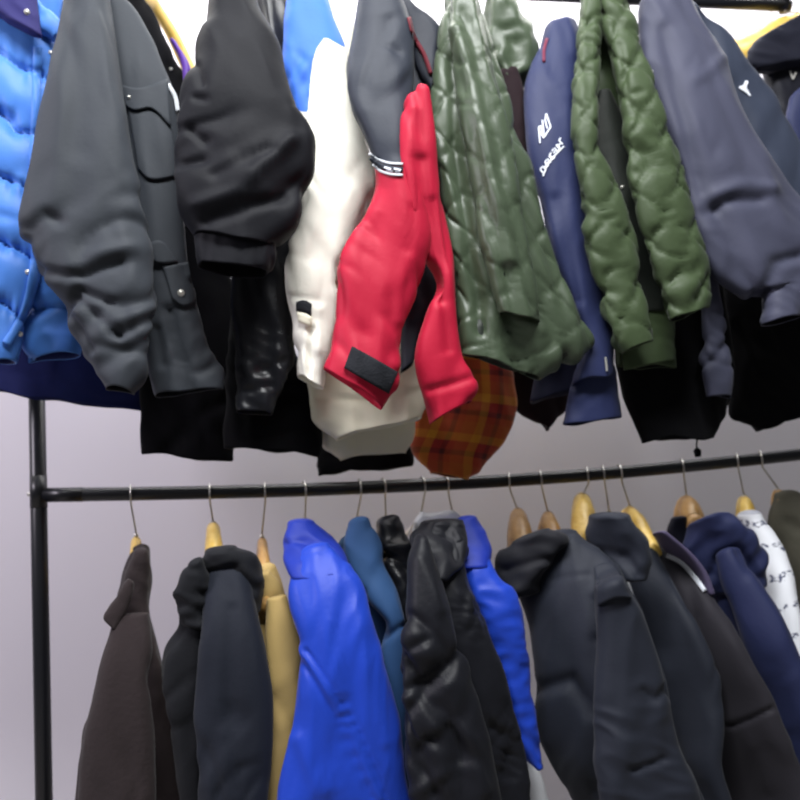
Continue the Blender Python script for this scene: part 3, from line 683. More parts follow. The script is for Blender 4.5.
loft(T, 'hood', [(486, 8), (484, 30), (490, 60), (500, 82)], [(500, 3), (518, 16), (531, 36), (535, 56), (527, 76), (511, 90)], 'green_wet', -.19, tf=.045, tb=.06, open_=False, F=[(.007, .03, .12, -12), (.003, .02, .06, 20)], K=[([(506, 30), (512, 60)], 5, -.01), ([(520, 40), (522, 60)], 5, -.009)], quilt=('diamond', .08, .004), bulge=.01, seed=21)
loft(T, 'lining', [(496, 78), (505, 120), (514, 180), (524, 260), (530, 330)], [(516, 72), (520, 84), (524, 104), (530, 140), (534, 190), (548, 260), (560, 330)], 'maroon_black', -.205, tf=.012, tb=.02, F=SOFT, seed=22)  # rear inside of the jacket, its shadow put into the dark colour

T = jk('wine_jacket', 'black and maroon jacket tip hanging between the green jacket and the navy sleeve', (545, 400), group=UP)
loft(T, 'body', [(500, 280), (506, 360), (514, 405), (520, 412), (546, 431)], [(556, 280), (562, 350), (567, 380), (566, 404), (549, 431)], 'maroon_black', -.13, tf=.025, tb=.03, F=SOFT, seed=23, bulge=.004)
# navy jacket with white writing
T = jk('team_jacket', 'navy blue jacket with white lettering on its long sleeve, right of the shiny green jacket', (555, 40), group=UP)
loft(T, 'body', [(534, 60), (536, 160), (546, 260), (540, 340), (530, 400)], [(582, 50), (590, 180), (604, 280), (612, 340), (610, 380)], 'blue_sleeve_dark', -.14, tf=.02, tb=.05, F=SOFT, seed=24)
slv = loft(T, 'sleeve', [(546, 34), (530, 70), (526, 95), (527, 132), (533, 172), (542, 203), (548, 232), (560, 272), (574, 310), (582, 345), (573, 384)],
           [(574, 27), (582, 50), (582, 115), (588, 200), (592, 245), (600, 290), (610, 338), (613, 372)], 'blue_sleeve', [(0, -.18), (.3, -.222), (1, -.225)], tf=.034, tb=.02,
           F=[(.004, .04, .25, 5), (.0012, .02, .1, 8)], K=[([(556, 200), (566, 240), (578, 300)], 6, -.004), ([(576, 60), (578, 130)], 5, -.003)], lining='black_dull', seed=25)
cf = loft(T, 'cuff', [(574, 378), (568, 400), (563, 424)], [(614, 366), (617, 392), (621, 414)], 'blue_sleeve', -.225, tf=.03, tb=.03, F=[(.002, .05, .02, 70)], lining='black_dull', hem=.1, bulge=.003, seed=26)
ribbon(T, 'shoulder_piping', [(547, 38), (544, 50), (544, 62)], 3.2, 'red_trim', slv, .001, .002)
marks(T, 'lettering', [[(540, 143), (538.7, 127)], [(538.7, 127), (541, 125.5), (541.8, 131), (539.6, 134)], [(540.6, 133), (543.5, 137.5)],
                       [(542.3, 120), (543.6, 131), (543.5, 138), (550.8, 126.5)], [(546.3, 113.5), (550.6, 126.5)], [(546.3, 113.5), (545.2, 120), (547.2, 128.5)]], 1.5, 'white_print', slv)
z = []
for k, g in enumerate(((0, 1, 2), (0, 3), (0, 1, 3), (4, 0), (0, 2, 1), (3, 1), (0, 4, 2), (0, 3), (1, 0))):
    o_ = np.array((540.2+2.35*k, 169.6-3.65*k)); u_ = np.array((1.7, -2.7)); v_ = np.array((3.6, 3.9))
    st = [[(0, 0), (0, 1)], [(0, 0), (1, 0)], [(0, 1), (1, 1)], [(0, .5), (1, .5)], [(1, 0), (1, 1)]]
    for q in g: z.append([tuple(o_+u_*a_[0]+v_*a_[1]) for a_ in st[q]])
z.append([(543, 176), (546.5, 167), (552, 158), (558, 152), (564, 146)])
marks(T, 'lettering', z, 1.5, 'white_print', slv)
marks(T, 'zip_pull', [[(605.5, 357), (607, 371)]], 2, 'snap_metal', list(T.o.children), .001, .003)

# olive jacket
T = jk('quilted_jacket', 'matt olive green quilted jacket with both sleeves hanging in front, dark gap between them', (605, 10), group=UP)
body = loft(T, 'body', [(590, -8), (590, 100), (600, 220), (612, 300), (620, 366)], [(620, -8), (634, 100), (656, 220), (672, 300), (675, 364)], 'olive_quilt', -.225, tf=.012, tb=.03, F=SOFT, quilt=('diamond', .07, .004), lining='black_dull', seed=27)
loft(T, 'lining', [(600, 92), (596, 112), (597, 150), (610, 176), (624, 210), (634, 250), (640, 310)], [(608, 92), (618, 110), (627, 140), (632, 180), (642, 220), (654, 256), (662, 310)], 'olive_gap_shade', -.246, tf=.006, tb=.008, F=SOFT, open_=False, bulge=.003)  # thin dark sheet, paints the shade in the opening between the sleeves
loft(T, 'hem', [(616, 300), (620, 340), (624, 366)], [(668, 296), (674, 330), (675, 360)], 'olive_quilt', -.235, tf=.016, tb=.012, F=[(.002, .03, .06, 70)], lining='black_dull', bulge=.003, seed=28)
QS = [(.003, .05, .2, 20), (-.009, .06, .10, 62, 150, 400), (-.008, .06, .09, -50, 150, 400), (-.004, .05, .1, 60)]
loft(T, 'sleeve', [(582, -10), (579, 34), (574, 86), (573, 144), (581, 184), (584, 224), (588, 250), (598, 290), (605, 320), (613, 342), (622, 351)],
     [(601, -12), (599, 60), (597, 110), (598, 150), (613, 180), (628, 220), (637, 245), (641, 290), (651, 330), (652, 340)], 'olive_quilt', [(0, -.25), (.4, -.282), (1, -.282)], tf=.03, tb=.022,
     quilt=('stitch', .085, .0048), F=QS, K=[([(589, 20), (588, 100)], 3, -.003)], lining='black_dull', seed=29)
loft(T, 'sleeve', [(597, -12), (602, 30), (612, 60), (621, 100), (625, 140), (628, 175), (640, 226), (650, 256), (661, 290), (668, 318)],
     [(622, -12), (633, 23), (643, 58), (654, 86), (666, 126), (680, 163), (689, 197), (695, 228), (704, 252), (711, 284), (706, 306)], 'olive_quilt', [(0, -.255), (.4, -.29), (1, -.29)], tf=.033, tb=.022,
     quilt=('stitch', .085, .0048), F=QS, K=[([(620, 45), (628, 95), (640, 92)], 3, -.004), ([(632, 155), (650, 165), (664, 168)], 3, -.004)], lining='black_dull', seed=30)
button(T, 'snap', (622, 187), .003, 'snap_metal', list(T.o.children))

# slate jacket
T = jk('track_jacket', 'slate grey-blue jacket with small white emblem, right of the matt olive jacket', (680, 15), group=UP)
body = loft(T, 'shoulder_panel', [(690, 4), (705, 40), (730, 100), (752, 160), (774, 230), (790, 300)], [(708, 30), (726, 38), (743, 60), (771, 94), (786, 122), (806, 160), (830, 220), (850, 300)], 'slate_dark', -.20, tf=.022, tb=.02, F=SOFT, lining='black_dull', seed=31)
slv = loft(T, 'sleeve', [(646, -6), (640, 20), (642, 60), (662, 120), (680, 165), (694, 226), (708, 262), (728, 286), (742, 294), (764, 288), (766, 322)],
           [(684, -8), (703, 28), (726, 68), (737, 101), (753, 135), (772, 162), (789, 188), (806, 216), (826, 250), (832, 285), (806, 314)], 'slate_shell', [(0, -.225), (.4, -.26), (1, -.262)], tf=.04, tb=.02,
           F=[(.006, .06, .26, 22), (.002, .03, .12, 18), (.003, .03, .09, 50, 190, 330)], K=[([(664, 30), (676, 90), (700, 190)], 7, -.006), ([(706, 212), (730, 200), (760, 200)], 6, -.007), ([(714, 196), (740, 185), (770, 190)], 7, .006), ([(716, 214), (734, 250), (752, 290)], 6, -.008), ([(764, 290), (775, 262), (800, 256)], 6, -.008), ([(700, 80), (720, 60)], 6, .004)], lining='black_dull', hem=.07, seed=32)
blot(T, 'emblem', [(738.2, 86.8), (741, 85.6), (743.2, 84.9), (744.3, 82), (745.6, 80.3), (748, 80.6), (748.4, 83), (747.2, 85), (746.6, 87.8), (748.6, 91.2), (751, 95.2), (749.8, 96), (747, 93.4), (744.3, 91.3), (741, 89.4)], 'white_print', body, .002)
marks(T, 'zip_pull', [[(652, 70), (653, 80)]], 2, 'snap_metal', slv, .001, .002)

T = jk('long_jacket', 'black jacket low under the olive sleeves, grey cuffed sleeve and a dangling drawcord toggle', (670, 400), group=UP)
body = loft(T, 'body', [(616, 200), (612, 300), (616, 360), (632, 415), (643, 440)], [(716, 200), (722, 300), (731, 380), (726, 415), (712, 434)], 'black_dull', -.15, tf=.028, tb=.05, F=SOFT+[(.003, .03, .1, 30, 320, 450)], seed=33)
loft(T, 'sleeve', [(696, 220), (702, 290), (704, 340), (702, 368), (708, 394)], [(712, 220), (719, 300), (727, 345), (732, 378), (730, 396)], 'slate_shell', -.20, tf=.02, tb=.018, F=[(.003, .03, .1, 5), (-.006, .03, .08, -40), (-.005, .03, .08, 50)], lining='black_dull', seed=34)
cd = W([(697, 428), (698, 436), (696.5, 444), (697, 451)], -.16); tube(T, 'drawcord', cd, .0014, 'black_dull', 8)
tg = W([(697, 448), (698, 457)], -.16); tube(T, 'toggle', [tg[0], tg[0]*.7+tg[1]*.3, tg[1]], [.003, .007, .005], 'black_dull', 12)

T = jk('black_coat', 'black jacket body hanging lowest at the right edge under the slate jacket', (760, 400), group=UP)
loft(T, 'body', [(716, 180), (722, 280), (732, 380), (733, 418), (756, 427)], [(850, 180), (856, 280), (860, 380), (850, 400), (836, 408)], 'black_dull', -.10, tf=.028, tb=.05, F=SOFT+[(.003, .03, .1, 30, 300, 450)], seed=35)

T = jk('windbreaker', 'navy and black jacket with stand collar and zip at the top right corner', (790, 60), group=UP)
body = loft(T, 'body', [(762, 62), (768, 90), (780, 130), (796, 200), (810, 300)], [(860, 50), (880, 100), (890, 200), (890, 300)], 'navy_black', -.13, tf=.035, tb=.05, F=CR, seed=36)
loft(T, 'collar', [(756, 44), (749, 54), (748, 60), (754, 70)], [(830, 2), (842, 18), (850, 34), (852, 54)], 'deep_navy_dark', -.165, tf=.02, tb=.03, open_=False, F=[(.005, .03, .08, 60)], K=[([(755, 68), (790, 66)], 3, -.006)], bulge=.006, seed=37)
loft(T, 'front_panel', [(791, 100), (788, 124), (794, 150)], [(850, 60), (860, 120), (865, 200)], 'deep_navy', -.185, tf=.02, tb=.02, F=SOFT, seed=38)
marks(T, 'zip_pull', [[(790, 71), (793, 79), (796, 72)]], 2.2, 'snap_metal', list(T.o.children), .002, .003)

# hangers in view on the upper rail
hanger(56, (30, -14), -1.0, 'yellow_wood', 'pale yellow wooden hanger behind the sky blue puffer', 'wooden hangers on the upper rail', .16, .075, True, 1.7)
hanger(152, (152, -6), -.5, 'yellow_wood', 'pale wooden hanger sloping down behind the purple-lined black jacket', 'wooden hangers on the upper rail', .22, .09, True, 1.1)
hanger(776, (806, 15), 1.8, 'yellow_wood', 'thick yellow wooden hanger in the top right corner', 'wooden hangers on the upper rail', .16, .05, True, 1.75)

# ================================================================== LOWER RAIL
D1 = [(0, -.10), (.1, -.16), (.25, -.22), (1, -.25)]
def low(*pts): return list(pts)

# brown jacket
T = jk('wool_jacket', 'dark brown jacket, leftmost on the lower rail beside the post', (135, 560), group=LO)
body = loft(T, 'body', [(134, 551), (122, 577), (116, 600), (114, 627), (103, 656), (93, 701), (85, 734), (78, 800), (62, 990)], [(147, 553), (149, 575), (147, 615), (151, 630), (160, 668), (171, 726), (181, 783), (186, 830), (200, 990)], 'brown_wool', [(0, -.09), (.1, -.16), (1, -.19)], tf=.026, tb=.10, F=SOFT, seed=40)
loft(T, 'sleeve', [(116, 616), (112, 632), (104, 656), (94, 701), (86, 734), (80, 800), (66, 970)], [(147, 614), (149, 632), (147, 680), (152, 740), (154, 800), (156, 970)], 'brown_wool', [(0, -.20), (.12, -.225), (1, -.235)], tf=.024, tb=.02, bulge=.004, F=SOFT, seed=41)
loft(T, 'collar', [(135, 553), (127, 572), (120, 594), (116, 612), (114, 624)], [(148, 553), (149, 572), (147, 592), (148, 610), (148, 624)], 'brown_wool', -.185, tf=.018, tb=.03, open_=False, F=[(.003, .03, .06, 40)], bulge=.008, seed=42)
loft(T, 'collar_flap', [(127, 580), (117, 597), (108, 610), (104, 618), (112, 626)], [(134, 584), (130, 600), (125, 612), (120, 621), (116, 628)], 'brown_wool', -.215, tf=.008, tb=.008, open_=False, F=[(.002, .02, .05, 40)], bulge=.004, seed=142)
hanger(134, (136, 535), .0, 'yellow_wood', 'yellow wooden hanger holding the brown jacket, leftmost on the lower rail')

# midnight jacket
T = jk('hooded_jacket', 'midnight black-blue jacket with a rolled hood, second from the left on the lower rail', (225, 565), group=LO)
loft(T, 'front_panel', [(184, 600), (180, 627), (166, 652), (164, 676), (169, 717), (177, 767), (184, 800), (190, 980)], [(206, 590), (208, 640), (206, 700), (204, 760), (206, 820), (210, 980)], 'midnight_dark', -.175, tf=.026, tb=.06, F=SH, seed=43)
loft(T, 'collar', [(188, 566), (184, 575), (176, 594), (180, 606), (184, 622)], [(200, 562), (206, 575), (205, 600), (204, 625)], 'midnight_dark', -.20, tf=.022, tb=.03, open_=False, F=[(.006, .02, .03, 60)], bulge=.008, seed=44)
loft(T, 'sleeve', [(205, 560), (202, 606), (199, 676), (195, 734), (198, 800), (200, 980)], [(246, 560), (253, 606), (262, 643), (269, 684), (270, 738), (267, 800), (262, 980)], 'midnight', [(0, -.17), (.12, -.225), (1, -.25)], tf=.034, tb=.03, F=SH, K=[([(232, 610), (230, 700), (236, 790)], 6, -.004), ([(226, 735), (232, 790)], 10, .004)], seed=45)
loft(T, 'hood', [(206, 553), (203, 562), (206, 576), (214, 596)], [(236, 551), (255, 558), (261, 578), (257, 612)], 'midnight_dark', -.16, tf=.04, tb=.04, open_=False, F=[(.006, .03, .05, 60)], K=[([(214, 572), (236, 566), (252, 590)], 4, -.008)], bulge=.008, seed=46)
hanger(212, (213, 523), .03, 'yellow_wood', 'yellow wooden hanger above the midnight hooded jacket', fat=1.35)

# khaki jacket
T = jk('cotton_jacket', 'khaki tan cotton jacket on the lower rail left of the royal blue nylon jacket', (270, 590), group=LO)
loft(T, 'body', [(258, 572), (256, 592), (255, 620), (262, 650), (266, 690), (270, 740), (269, 800), (268, 980)], [(274, 570), (284, 592), (290, 612), (298, 636), (302, 655), (302, 682), (298, 720), (296, 800), (292, 980)], 'khaki_cotton', [(0, -.12), (.1, -.17), (1, -.19)], tf=.024, tb=.06, F=SH, K=[([(272, 600), (278, 660), (286, 700), (282, 790)], 5, -.006)], seed=47)
loft(T, 'collar', [(259, 576), (257, 592), (258, 606)], [(270, 573), (280, 584), (287, 602)], 'khaki_cotton', -.165, tf=.018, tb=.03, open_=False, F=[(.002, .03, .08, 40)], bulge=.006, seed=48)
loft(T, 'sleeve', [(270, 600), (268, 625), (270, 680), (272, 740), (270, 800), (270, 960)], [(284, 596), (291, 618), (302, 652), (301, 690), (292, 745), (282, 800), (280, 960)], 'khaki_cotton', [(0, -.19), (.15, -.215), (1, -.222)], tf=.018, tb=.016, bulge=.003, F=SH, seed=49)
hanger(262, (262, 536), .05, 'tan_wood', 'tan wooden hanger above the khaki jacket', arm=.17, drop=.10)

# royal blue jacket
T = jk('nylon_jacket', 'bright royal blue nylon jacket with stitched sleeve seam, largest blue one on the lower rail', (320, 540), group=LO)
body = loft(T, 'body', [(301, 556), (293, 580), (294, 612), (303, 636), (304, 660), (300, 690), (295, 722), (287, 760), (280, 800), (262, 980)], [(328, 549), (346, 564), (360, 587), (370, 622), (380, 655), (390, 690), (398, 730), (405, 765), (412, 800), (440, 980)], 'royal_nylon', [(0, -.20), (.12, -.245), (1, -.265)], tf=[(0, .018), (.15, .036), (1, .036)], tb=.03, bulge=.012,
            F=[(.005, .05, .22, -14), (.0016, .02, .1, -14)], K=[([(302, 645), (330, 692), (352, 730), (380, 798)], 3, .004), ([(308, 650), (336, 696), (358, 732), (386, 800)], 2, -.004), ([(300, 655), (324, 697), (346, 735), (372, 798)], 2, -.003), ([(318, 560), (326, 630), (340, 690)], 8, .004), ([(350, 580), (362, 660), (384, 740)], 8, .003), ([(300, 740), (320, 790)], 8, .004)], seed=50)
loft(T, 'collar', [(288, 524), (284, 542), (284, 556), (292, 578)], [(314, 524), (338, 545), (346, 560), (347, 572)], 'royal_dark', [(0, -.14), (1, -.22)], tf=.03, tb=.05, open_=False, F=[(.003, .03, .06, 60)], K=[([(284, 543), (305, 540), (330, 552)], 3, -.006)], bulge=.008, seed=51)
hanger(304, (305, 526), .2, 'yellow_wood', 'wooden hanger hidden in the royal blue collar, steel hook showing')

# steel blue jacket
T = jk('fleece_jacket', 'steel blue jacket tucked between the royal blue and the black nylon jackets', (360, 540), group=LO)
loft(T, 'body', [(340, 545), (346, 575), (362, 620), (375, 680), (382, 760), (386, 960)], [(356, 540), (374, 580), (389, 612), (400, 660), (404, 740), (408, 960)], 'steel_dark', -.165, tf=.022, tb=.05, F=SOFT, seed=52)
loft(T, 'sleeve', [(349, 526), (344, 544), (352, 574), (368, 600), (388, 622), (382, 655), (388, 700), (392, 780), (395, 960)], [(368, 522), (379, 543), (383, 567), (395, 592), (403, 620), (406, 650), (406, 700), (408, 780), (410, 960)], 'steel_blue', [(0, -.14), (.15, -.195), (1, -.205)], tf=.03, tb=.02, F=SOFT, K=[([(384, 640), (402, 626)], 3, -.006)], seed=53)
hanger(356, (357, 520), .2, 'yellow_wood', 'small yellow hanger tip above the steel blue jacket')

# black shiny jacket behind
T = jk('padded_jacket', 'black shiny jacket with crumpled collar between steel blue and black nylon jackets', (390, 535), group=LO)
loft(T, 'body', [(379, 525), (376, 536), (382, 552), (390, 575), (398, 605), (403, 660), (406, 800), (408, 960)], [(396, 521), (408, 540), (416, 556), (420, 590), (424, 640), (428, 700), (440, 800), (450, 960)], 'black_shiny', [(0, -.12), (.12, -.165), (1, -.17)], tf=.03, tb=.02, F=[(.006, .03, .06, 40), (.003, .02, .04, -30)], K=[([(384, 556), (400, 560), (412, 580)], 4, -.008), ([(388, 548), (408, 546)], 4, .006)], seed=54)
hanger(383, (386, 521), .3, 'yellow_wood', 'yellow hanger tip above the crumpled black collar')

# black nylon jacket
T = jk('shell_jacket', 'black nylon jacket with crinkled sleeve on a white plastic hanger, centre of the lower rail', (440, 530), group=LO)
loft(T, 'body', [(424, 526), (420, 545), (420, 590), (425, 660), (440, 740), (452, 800), (470, 980)], [(462, 526), (466, 548), (464, 575), (480, 608), (491, 642), (503, 678), (513, 716), (524, 756), (530, 800), (545, 980)], 'black_nylon', [(0, -.16), (.1, -.215), (1, -.235)], tf=.026, tb=.03, F=CR, seed=55)
loft(T, 'sleeve', [(416, 542), (410, 556), (409, 586), (406, 620), (400, 672), (402, 700), (403, 728), (413, 800), (420, 960)], [(428, 542), (440, 580), (450, 620), (468, 670), (482, 720), (495, 770), (502, 800), (515, 960)], 'black_nylon', [(0, -.22), (.15, -.27), (1, -.285)], tf=.036, tb=.022,
     F=[(.0045, .05, .2, -10), (-.009, .06, .13, 48, 580, 1000), (-.007, .045, .09, 30, 620, 1000), (-.006, .06, .12, -40, 560, 1000)], K=[([(408, 690), (430, 680), (452, 720), (462, 760)], 6, -.010), ([(406, 652), (426, 640)], 5, -.007), ([(420, 560), (440, 610)], 6, .004), ([(440, 700), (470, 740), (484, 790)], 7, .006), ([(412, 795), (450, 770)], 7, .006)], seed=56)
loft(T, 'collar', [(422, 525), (413, 534), (411, 546), (418, 560)], [(462, 521), (466, 545), (462, 565), (446, 580)], 'black_nylon', [(0, -.15), (1, -.235)], tf=.026, tb=.05, open_=False, F=[(.004, .03, .06, 50)], K=[([(424, 545), (436, 552), (440, 575)], 4, -.006), ([(438, 530), (456, 540), (458, 560)], 6, -.008)], bulge=.006, seed=57)
loft(T, 'lining', [(414, 524), (412, 532), (408, 548)], [(424, 514), (458, 515), (462, 524)], 'white_cloth', -.11, tf=.02, tb=.03, open_=False, F=[(.003, .02, .04, 40)], bulge=.006)
wire_hanger(420, (421, 514), .1, 'white plastic hanger with thin steel hook above the black nylon jacket')
hanger(449, (452, 512), .3, 'yellow_wood', 'wooden hanger of the second royal blue jacket, only its hook showing')

# second royal blue
T = jk('nylon_jacket', 'royal blue jacket mostly hidden behind the black nylon jacket, narrow sleeve showing', (475, 540), group=LO)
loft(T, 'sleeve', [(456, 560), (462, 576), (478, 606), (490, 642), (500, 678), (510, 716), (520, 750), (534, 764)], [(488, 556), (500, 575), (514, 594), (521, 614), (524, 642), (528, 677), (531, 700), (537, 738), (540, 764)], 'royal_nylon', [(0, -.16), (.2, -.195), (1, -.20)], tf=.03, tb=.02, F=[(.003, .03, .12, 5), (.003, .02, .03, 60)], lining='white_cloth', seed=58)
loft(T, 'collar', [(456, 522), (452, 540), (456, 566)], [(476, 519), (490, 545), (488, 566)], 'royal_dark', [(0, -.12), (1, -.17)], tf=.03, tb=.04, open_=False, F=[(.003, .03, .06, 60)], bulge=.008, seed=59)
T = jk('white_jacket', 'white jacket edge peeking out at the bottom below the second royal blue sleeve', (535, 780), group=LO)
loft(T, 'body', [(505, 690), (510, 740), (516, 772), (524, 810), (540, 980)], [(520, 690), (527, 752), (540, 778), (550, 810), (570, 980)], 'white_cloth', -.165, tf=.018, tb=.03, F=SH, seed=60)

# graphite jacket
DL = [(0, -.06), (.12, -.10), (.3, -.13), (1, -.13)]; DR = [(0, -.13), (.15, -.22), (.3, -.27), (1, -.30)]
T = jk('hooded_jacket', 'wide graphite jacket with dark hood and shoulder yoke, right of the second royal blue jacket', (560, 560), group=LO)
body = loft(T, 'body', [(540, 540), (522, 568), (520, 596), (532, 624), (538, 660), (537, 698), (543, 738), (557, 770), (578, 800), (620, 980)], [(574, 536), (600, 549), (618, 574), (632, 600), (646, 632), (658, 666), (669, 710), (674, 742), (696, 790), (730, 980)], 'graphite', DL, DR, tf=.034, tb=.02,
            F=[(.006, .06, .25, -8), (.002, .03, .1, -10)], K=[([(537, 690), (570, 680), (594, 712)], 8, -.010), ([(598, 640), (592, 700), (596, 790)], 6, -.008), ([(596, 600), (600, 640)], 5, -.006), ([(550, 580), (590, 575)], 3, -.002)], seed=61)
slv = loft(T, 'sleeve', [(596, 590), (600, 640), (596, 700), (598, 760), (604, 800), (620, 980)], [(622, 580), (640, 616), (656, 664), (668, 710), (675, 745), (694, 786), (722, 980)], 'graphite', [(0, -.27), (1, -.30)], [(0, -.28), (1, -.32)], tf=.03, tb=.02, F=[(.005, .05, .2, -12), (.003, .025, .05, 60, 700, 900)],
           K=[([(644, 690), (656, 700), (664, 690)], 5, -.006), ([(614, 800), (640, 690)], 10, .005), ([(634, 770), (664, 760)], 4, -.005)], seed=62)
patch(T, 'yoke_flap', [(594, 566), (608, 562), (622, 578)], [(598, 606), (616, 598), (634, 598)], 'graphite', [body, slv], .006, .004)
loft(T, 'hood', [(514, 545), (498, 556), (499, 576), (511, 594)], [(548, 531), (566, 538), (552, 560), (528, 592)], 'graphite_dark', -.13, -.17, tf=.034, tb=.04, open_=False, F=[(.005, .04, .06, 60)], K=[([(505, 570), (540, 560), (580, 556)], 4, -.006)], bulge=.008, seed=63)
hanger(510, (518, 513), .06, 'tan_wood', 'tan wooden hanger left of its twin above the graphite hood', fat=1.9)
hanger(541, (548, 514), .12, 'tan_wood', 'tan wooden hanger second above the graphite hood, right of its twin', fat=1.6)

T = jk('white_shirt', 'white garment sliver between the graphite and dark blue-grey jackets', (622, 585), group=LO, cat='shirt')
loft(T, 'body', [(596, 540), (606, 560), (618, 590), (630, 640), (645, 800), (652, 960)], [(606, 545), (621, 568), (635, 598), (650, 640), (664, 800), (670, 960)], 'white_cloth', [(0, -.14), (.1, -.175), (1, -.19)], tf=.012, tb=.012, F=SOFT, seed=64)
hanger(588, (582, 499), .03, 'yellow_wood', 'large bright yellow wooden hanger left of the dark blue-grey collar', fat=2.1)
hanger(602, (609, 511), .1, 'yellow_wood', 'small yellow hanger tip right beside the large bright yellow hanger', arm=.05, drop=.04)

# dark blue-grey jacket
def sh(DD, k): return [(s, d+k) for s, d in DD]
T = jk('plain_jacket', 'dark blue-grey jacket with smooth long sleeve, between the graphite and ash brown jackets', (640, 540), group=LO)
loft(T, 'body', [(594, 520), (596, 560), (620, 620), (640, 680), (660, 760), (670, 820), (690, 980)], [(630, 524), (652, 545), (666, 565), (682, 594), (706, 647), (721, 692), (722, 728), (718, 764), (727, 800), (740, 980)], 'graphite', [(0, -.05), (.2, -.10), (1, -.12)], [(0, -.10), (.15, -.20), (.3, -.25), (1, -.28)], tf=.03, tb=.016,
     F=SOFT, K=[([(640, 575), (652, 640), (690, 760)], 8, .003), ([(668, 740), (690, 790)], 6, -.006)], seed=65)
loft(T, 'collar', [(596, 516), (589, 532), (594, 552), (606, 570)], [(622, 518), (640, 536), (648, 556), (640, 580)], 'graphite', -.10, -.19, tf=.028, tb=.03, open_=False, F=[(.004, .03, .06, 60)], K=[([(600, 550), (625, 556), (640, 578)], 5, -.006)], bulge=.008, seed=66)
hanger(622, (630, 508), .3, 'yellow_wood', 'yellow wooden hanger sloping out of the dark blue-grey collar', fat=1.5)

# ash brown jacket
T = jk('ash_jacket', 'ash brown-grey jacket with plum lining and a white stripe at its collar', (680, 570), group=LO)
loft(T, 'body', [(650, 540), (656, 580), (672, 630), (692, 690), (706, 760), (720, 820), (735, 980)], [(680, 548), (706, 590), (733, 630), (754, 668), (769, 695), (781, 728), (800, 764), (812, 800), (850, 980)], 'ash_brown', [(0, -.05), (.2, -.09), (1, -.10)], [(0, -.10), (.15, -.19), (.3, -.235), (1, -.27)], tf=.028, tb=.016,
     F=SOFT, K=[([(730, 726), (752, 718), (776, 706)], 2.5, -.006)], seed=67)
loft(T, 'lining', [(655, 535), (664, 548), (684, 566), (700, 590)], [(664, 532), (692, 556), (706, 576), (712, 594)], 'plum_lining', -.105, -.17, tf=.01, tb=.012, open_=False, bulge=.004)
ribbon(T, 'stripe', [(666, 555), (680, 562), (692, 574), (705, 591)], 4.5, 'white_print', list(T.o.children), .002, .002)
hanger(682, (687, 500), .16, 'tan_wood', 'tan wooden hanger standing tall above the navy hooded jacket', fat=1.9, arm=.075, drop=.05)

# navy hooded jacket
T = jk('hooded_jacket', 'navy blue jacket with upright hood and long smooth sleeve, left of the white printed garment', (730, 540), group=LO)
loft(T, 'body', [(690, 545), (700, 580), (722, 640), (742, 700), (760, 780), (790, 980)], [(720, 545), (745, 570), (760, 610), (790, 680), (810, 760), (850, 980)], 'deep_navy', [(0, -.04), (.2, -.07), (1, -.08)], [(0, -.10), (.2, -.16), (1, -.2)], tf=.022, tb=.016, F=SOFT, seed=68)
loft(T, 'sleeve', [(724, 556), (724, 580), (734, 610), (744, 640), (757, 670), (770, 700), (784, 760), (800, 900)], [(738, 552), (762, 586), (778, 612), (794, 646), (806, 672), (824, 720), (840, 780), (860, 900)], 'deep_navy', [(0, -.14), (.2, -.17), (1, -.20)], [(0, -.17), (.25, -.24), (1, -.28)], tf=.026, tb=.016, F=SOFT, seed=69)
loft(T, 'hood', [(696, 529), (684, 548), (690, 575), (704, 592)], [(724, 513), (754, 535), (766, 555), (764, 586)], 'deep_navy', -.07, -.15, tf=.034, tb=.03, open_=False, F=[(.005, .03, .08, -40)], K=[([(722, 560), (738, 552), (756, 580)], 7, -.014), ([(712, 575), (722, 555)], 6, -.008)], bulge=.008, seed=70)
loft(T, 'lining', [(671, 519), (667, 530), (672, 548)], [(686, 517), (692, 530), (690, 545)], 'deep_navy_dark', -.06, tf=.016, tb=.016, open_=False, bulge=.004)
hanger(739, (744, 496), .1, 'yellow_wood', 'narrow yellow wooden hanger beside the white printed garment', fat=1.25, arm=.06, drop=.04)

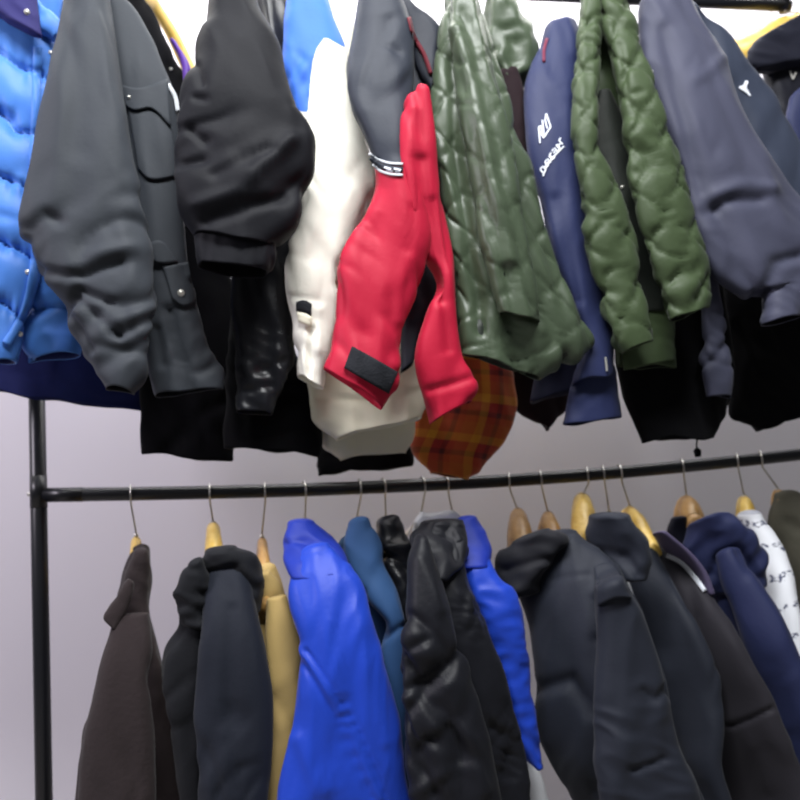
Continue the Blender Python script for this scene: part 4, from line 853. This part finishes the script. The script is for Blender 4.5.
T = jk('printed_jacket', 'white jacket with a broken grey line print, left of the moss grey jacket', (765, 550), group=LO)
loft(T, 'body', [(746, 516), (744, 540), (750, 580), (760, 620), (776, 680), (796, 760), (820, 900)], [(758, 516), (776, 540), (789, 568), (797, 600), (806, 650), (824, 740), (850, 900)], 'printed_white', [(0, -.05), (.3, -.10), (1, -.12)], [(0, -.10), (.3, -.18), (1, -.2)], tf=.028, tb=.016, F=SOFT, seed=71)
T = jk('moss_jacket', 'moss grey-brown jacket cut off by the right frame edge on the lower rail', (795, 520), group=LO)
loft(T, 'body', [(780, 496), (770, 515), (768, 530), (780, 556), (796, 580), (806, 640), (820, 900)], [(800, 496), (826, 530), (846, 600), (856, 700), (870, 900)], 'moss_grey', [(0, -.04), (.3, -.06), (1, -.07)], [(0, -.08), (.3, -.16), (1, -.2)], tf=.03, tb=.016, F=SOFT, K=[([(790, 522), (800, 530)], 5, -.008)], seed=72)
hanger(762, (778, 490), .15, 'tan_wood', 'tan wooden hanger with a bent hook, rightmost on the lower rail', fat=1.0, arm=.035, drop=.02)

# ------------------------------------------------------------------ light
def area(name, at, size, power, col, aim):
    l = bpy.data.lights.new(name, 'AREA'); l.shape = 'RECTANGLE'; l.size, l.size_y = size; l.energy = power; l.color = col
    o = bpy.data.objects.new(name, l); COL.objects.link(o); o.location = at
    o.rotation_euler = (Vector(aim)-Vector(at)).to_track_quat('-Z', 'Y').to_euler(); return o
area('ceiling_lamp_front', (.1, -1.15, 2.85), (1.3, .35), 63, (.98, .99, 1), (.2, -.3, 1.2))
area('ceiling_lamp_back', (.2, .02, 2.85), (3.0, .25), 40, (1, .99, .96), (.2, .1, 1.5))
area('ceiling_lamp_left', (-1.9, -1.0, 2.3), (.4, .6), 31, (.95, .88, 1), (-.7, .3, .8))
w = bpy.data.worlds.new('room_light'); S.world = w; w.use_nodes = True
w.node_tree.nodes['Background'].inputs[0].default_value = (.92, .95, 1, 1); w.node_tree.nodes['Background'].inputs[1].default_value = .11
S.view_settings.view_transform = 'Standard'; S.view_settings.look = 'None'; S.view_settings.gamma = 1; S.view_settings.exposure = 0.0
S.view_settings.use_curve_mapping = False
